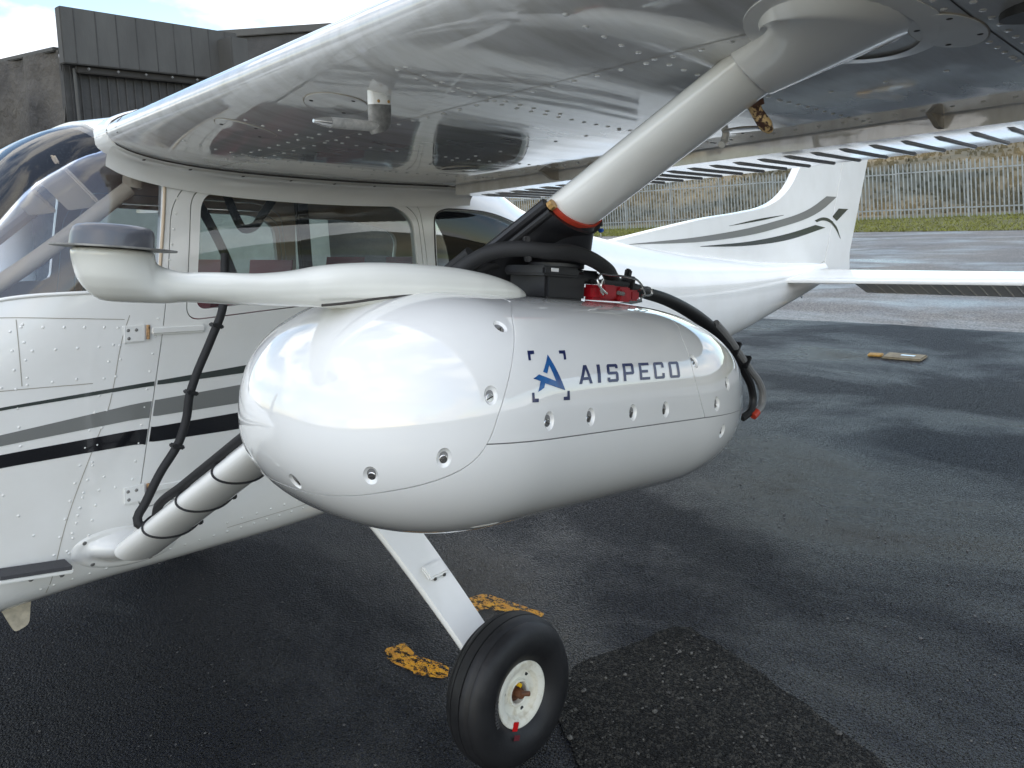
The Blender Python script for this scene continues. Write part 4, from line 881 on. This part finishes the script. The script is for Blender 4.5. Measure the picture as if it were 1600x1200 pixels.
link('ground_plane', rings([cup_ring(.2128, -.690, .070, .070), cup_ring(.2148, -.690, .070, .070)]), M['alloy'], boom, smooth=True)
link('antenna_dome', rings([cup_ring(z, -.6935, r, r) for z, r in ((.2150, .0468), (.2300, .0462), (.2360, .0445), (.2395, .0405), (.2415, .032), (.2422, .015), (.2423, .002))]), M['antenna'], boom, smooth=True, ang=60)
link('boom_seal', tube([(x, -(w*.985), c+.004) for (x, b, c), w in [((-.425, 0, .150), .043), ((-.39, 0, .1545), .050), ((-.34, 0, .163), .057), ((-.28, 0, .170), .062), ((-.2, 0, .172), .064), ((-.12, 0, .172), .062)]], .0022, 6, 30), M['seam'], boom)

# mount between pod and strut (pod frame): base block, plate, turntable, red latch
mo = link('mount_base', box((.088, 0, .203), (.112, .100, .050), bev=.006), M['blk'], pod, smooth=True)
link('mount_step', box((.062, -.008, .231), (.100, .105, .018), bev=.004), M['blk'], mo, smooth=True); link('mount_step', box((.15, 0, .226), (.08, .09, .026), bev=.004), M['blk'], mo, smooth=True)
link('label', box((.040, -.0612, .233), (.020, .0006, .0065)), M['label'], mo)
for z0, z1, r in ((.230, .237, .058), (.237, .240, .054), (.240, .249, .058), (.249, .252, .055)): link('turntable', lathe([(.001, z0), (r-.002, z0), (r, z0+.0015), (r, z1-.0015), (r-.002, z1), (.001, z1)], 48, 'z'), M['blk'], mo, smooth=True)
for o in [c for c in mo.children if c.name.startswith('turntable')]: o.location = (.105, 0, 0)
la = link('latch', box((.215, -.045, .197), (.125, .030, .030), bev=.006), M['red'], pod, smooth=True)
link('latch_block', box((.192, -.064, .200), (.042, .016, .026), bev=.004), M['red'], la, smooth=True); link('latch_block', box((.245, -.063, .196), (.040, .014, .028), bev=.004), M['red'], la, smooth=True)
link('latch_bar', box((.215, -.052, .218), (.115, .014, .010), bev=.003), M['blk'], la, smooth=True); link('latch_pin', tube([(.215, -.072, .199), (.233, -.072, .1975)], .004, 8), M['alloy'], la)
link('latch_block', box((.288, -.050, .196), (.030, .022, .022), bev=.004), M['red'], la, smooth=True)
wp = [(.178, -.074, .196), (.165, -.078, .199), (.150, -.078, .208), (.145, -.076, .222), (.153, -.074, .230), (.19, -.072, .232), (.25, -.070, .231), (.285, -.068, .226), (.305, -.066, .213), (.315, -.064, .198), (.305, -.062, .192)]
link('latch_wire', tube(wp, .0023, 8, 60), M['steel'], la, smooth=True)
link('latch_wire', tube([(.170, -.071, .194), (.158, -.075, .201), (.156, -.076, .212), (.163, -.074, .222), (.172, -.070, .216)], .0023, 8, 30), M['steel'], la, smooth=True)
link('latch_wire', tube([(.30, -.062, .208), (.315, -.064, .214), (.335, -.066, .210), (.338, -.066, .202), (.32, -.064, .198), (.308, -.062, .198)], .0022, 8, 30), M['steel'], la, smooth=True)
# strut clamp (built in world space, then moved into the pod frame)
def inpod(me): me.transform(PMI); return me
def saddle(t0, t1, o0, o1, a0, a1, n=26):
    rs = []
    for t in np.linspace(t0, t1, 8):
        P = SA+(SB-SA)*t; a = strut_ring(P, CH, TH, n, o0, a0, a1, end=True); b = strut_ring(P, CH, TH, n, o1, a0, a1, end=True)[::-1]; rs.append(np.concatenate([a, b]))
    return rings(rs)
cl = link('strut_clamp', inpod(saddle(.655, .757, .005, .014, -.25, math.pi+.25)), M['blk'], pod, smooth=True, ang=40)
link('seal', inpod(saddle(.653, .7615, .0004, .0045, -.2, math.pi+.2)), M['redseal'], cl, smooth=True, ang=40)
def edge_bar(a, m, r, t0=.655, t1=.757, off=.012):
    P = [SA+(SB-SA)*t for t in (t0, t1)]; Q = [strut_ring(p, CH, TH, 1, off, a, a)[0] for p in P]; return link('clamp_bar', inpod(tube(Q, r, 10)), M[m], cl, smooth=True)
edge_bar(math.pi+.12, 'blk', .011); edge_bar(math.pi-.22, 'rubber', .008); edge_bar(.05, 'blk', .009)
bp_ = strut_ring(SA+(SB-SA)*.7585, CH, TH, 1, .012, math.pi-.05, math.pi-.05)[0]
link('clamp_bolt', inpod(tube([bp_, bp_+SD*.010], .0095, 8)), M['brass'], cl)
bp2 = strut_ring(SA+(SB-SA)*.753, CH, TH, 1, .018, .12, .12)[0]
link('clamp_bolt', inpod(tube([bp2-np.array([0, 0, .004]), bp2-np.array([0, 0, .016])], .007, 8)), M['blk'], cl); link('clamp_tag', inpod(box(tuple(bp2-np.array([-.004, 0, .024])), (.010, .010, .008), bev=.002)), M['bluetag'], cl)
# neck from the turntable up to the saddle: polygon loft
top_c = SA+(SB-SA)*.738+SN*.036
bot_c = np.array(PM @ Vector((.122, 0, .246)))
rs = []
for s in np.linspace(0, 1, 10):
    c = bot_c+(top_c-bot_c)*s; a = np.linspace(0, 2*math.pi, 32, endpoint=False); rx = .056+.002*s; ry = .054+.0*s; e = 2.3
    r = []
    for t in a:
        d = (abs(math.cos(t))**e+abs(math.sin(t))**e)**(-1/e); p = c+np.array([rx*math.cos(t)*d, ry*math.sin(t)*d, 0])
        p = p+np.array([0, 0, (-.637*(p[1]-c[1])+.022)*s])
        r.append(p)
    rs.append(np.array(r))
nkk = link('mount_neck', inpod(rings(rs)), M['blk'], pod, smooth=True, ang=50)
link('label', inpod(box((1.012, -2.072, 1.642), (.024, .0006, .0075), rot=(0, .16, .62))), M['label'], nkk)

# ------------------------------------------------------------------ cables
def cable(name, P, r, label, m='braid', n=70, seg=12):
    c0 = Vector(P[0]); o = empty(name, c0, label, 'cable'); me = tube([np.array(p)-np.array(c0) for p in P], r, seg, n); link('sleeve', me, M[m], o, smooth=True, ang=70); return o
def strut_face(t, side=-1.2, off=.012): return strut_ring(SA+(SB-SA)*t, CH, TH, 1, off, math.pi+side, math.pi+side)[0]
top = [strut_face(t, .85) for t in (.06, .12, .2, .3, .42, .52, .62)]
up1 = [(.90, -.70, 1.62), (.876, -.73, 1.53), (.856, -.75, 1.463), (.814, -.75, 1.378), (.758, -.75, 1.275), (.735, -.75, 1.22), (.725, -.75, 1.171), (.697, -.75, 1.103), (.637, -.75, 1.028), (.588, -.75, .953), (.566, -.755, .925), (.566, -.765, .908), (.590, -.77, .902)]
c1 = cable('cable', up1+[tuple(q) for q in [strut_face(t, .95, .014) for t in (.10, .15, .22, .32, .45, .58, .66)]], .0125, 'thick black cable looping down beside the door and back up the strut', n=150)
for k, (x, y, z) in enumerate(((.833, -.75, 1.415), (.742, -.75, 1.235), (.690, -.75, 1.092))): link('cable_tie', box((x, y, z), (.034, .034, .012), rot=(0, .4, 0), bev=.003), M['rubber'], c1, smooth=True)
for o in [c for c in c1.children if c.name.startswith('cable_tie')]: o.location = tuple(-Vector(c1.location))
for k, t in enumerate((.075, .155, .235)):
    R_ = [tuple(q) for q in strut_ring(SA+(SB-SA)*t, CH, TH, 40, .0028)]; R_ = [np.array(q)+SD*.012*math.sin(2*math.pi*i/40) for i, q in enumerate(R_)]; o = link('strap', tube(R_+[R_[0]], .0028, 6), M['rubber'], c1, smooth=True); o.location = tuple(-Vector(c1.location))
    q = strut_ring(SA+(SB-SA)*t, CH, TH, 1, .006, .55, .55)[0]; o = link('strap_end', box(tuple(q), (.014, .012, .016), bev=.003), M['rubber'], c1); o.location = tuple(-Vector(c1.location))
c2 = cable('cable', [(.770, -1.88, 1.570), (.795, -1.94, 1.612), (.805, -1.99, 1.630), (.830, -2.04, 1.633), (.862, -2.066, 1.626), (.92, -2.076, 1.618), (.96, -2.076, 1.606), (.995, -2.07, 1.594), (1.035, -2.062, 1.575), (1.085, -2.035, 1.553), (1.136, -2.0, 1.538)], .0145, 'black braided cable wrapped around the black mount on the pod', n=60)
c3 = cable('cable', [(.76, -1.90, 1.555), (.80, -1.92, 1.585), (.85, -1.94, 1.600), (.90, -1.95, 1.60)], .008, 'thin black cable arching behind the mount to the strut', n=30)
tie = link('cable_tie', box((.835, -2.046, 1.632), (.010, .014, .046), rot=(0, 0, -.4), bev=.002), M['blk'], c2); tie.location = tuple(-Vector(c2.location))
aft = [(1.07, -2.03, 1.572), (1.136, -2.0, 1.538), (1.224, -2.0, 1.507), (1.318, -2.0, 1.477), (1.419, -2.0, 1.432), (1.527, -2.0, 1.367), (1.60, -2.0, 1.300)]
c4 = cable('cable', aft, [.012, .013, .0135, .0145, .016, .0145, .0115], 'black cable running back over the tail end of the pod', 'rubber', n=60)
o = link('grey_sleeve', tube([(1.505, -2.012, 1.395), (1.56, -2.012, 1.350), (1.62, -2.01, 1.293), (1.68, -2.0, 1.245), (1.722, -2.0, 1.205), (1.738, -2.0, 1.172), (1.730, -2.0, 1.142), (1.70, -2.0, 1.128)], .0095, 10, 50), M['cable_grey'], c4, smooth=True); o.location = tuple(-Vector(c4.location))
o = link('sleeve', tube([(1.60, -2.0, 1.300), (1.665, -1.995, 1.235), (1.70, -1.99, 1.19), (1.705, -1.99, 1.16), (1.69, -1.99, 1.135), (1.66, -1.98, 1.12)], .010, 10, 40), M['rubber'], c4, smooth=True); o.location = tuple(-Vector(c4.location))
o = link('cable_end', tube([(1.705, -2.0, 1.130), (1.685, -1.998, 1.122)], .010, 10), M['redseal'], c4, smooth=True); o.location = tuple(-Vector(c4.location))
for (x, z, ry) in ((1.175, 1.527, .35), (1.595, 1.318, .85), (1.64, 1.275, .85)):
    o = link('cable_tie', box((x, -2.004, z), (.010, .034, .036), rot=(0, ry, 0), bev=.002), M['rubber'], c4); o.location = tuple(-Vector(c4.location))
o = link('tie_head', box((1.172, -2.01, 1.552), (.016, .012, .018), rot=(0, .4, 0), bev=.003), M['rubber'], c4); o.location = tuple(-Vector(c4.location))

# keep the tree at thing > part > sub-part
bpy.context.view_layer.update()
def depth(o):
    d = 0
    while o.parent: o = o.parent; d += 1
    return d
for o in sorted([q for q in bpy.data.objects if depth(q) > 2], key=depth):
    while depth(o) > 2:
        mw = o.matrix_world.copy(); o.parent = o.parent.parent; o.matrix_parent_inverse = o.parent.matrix_world.inverted(); o.matrix_basis = mw
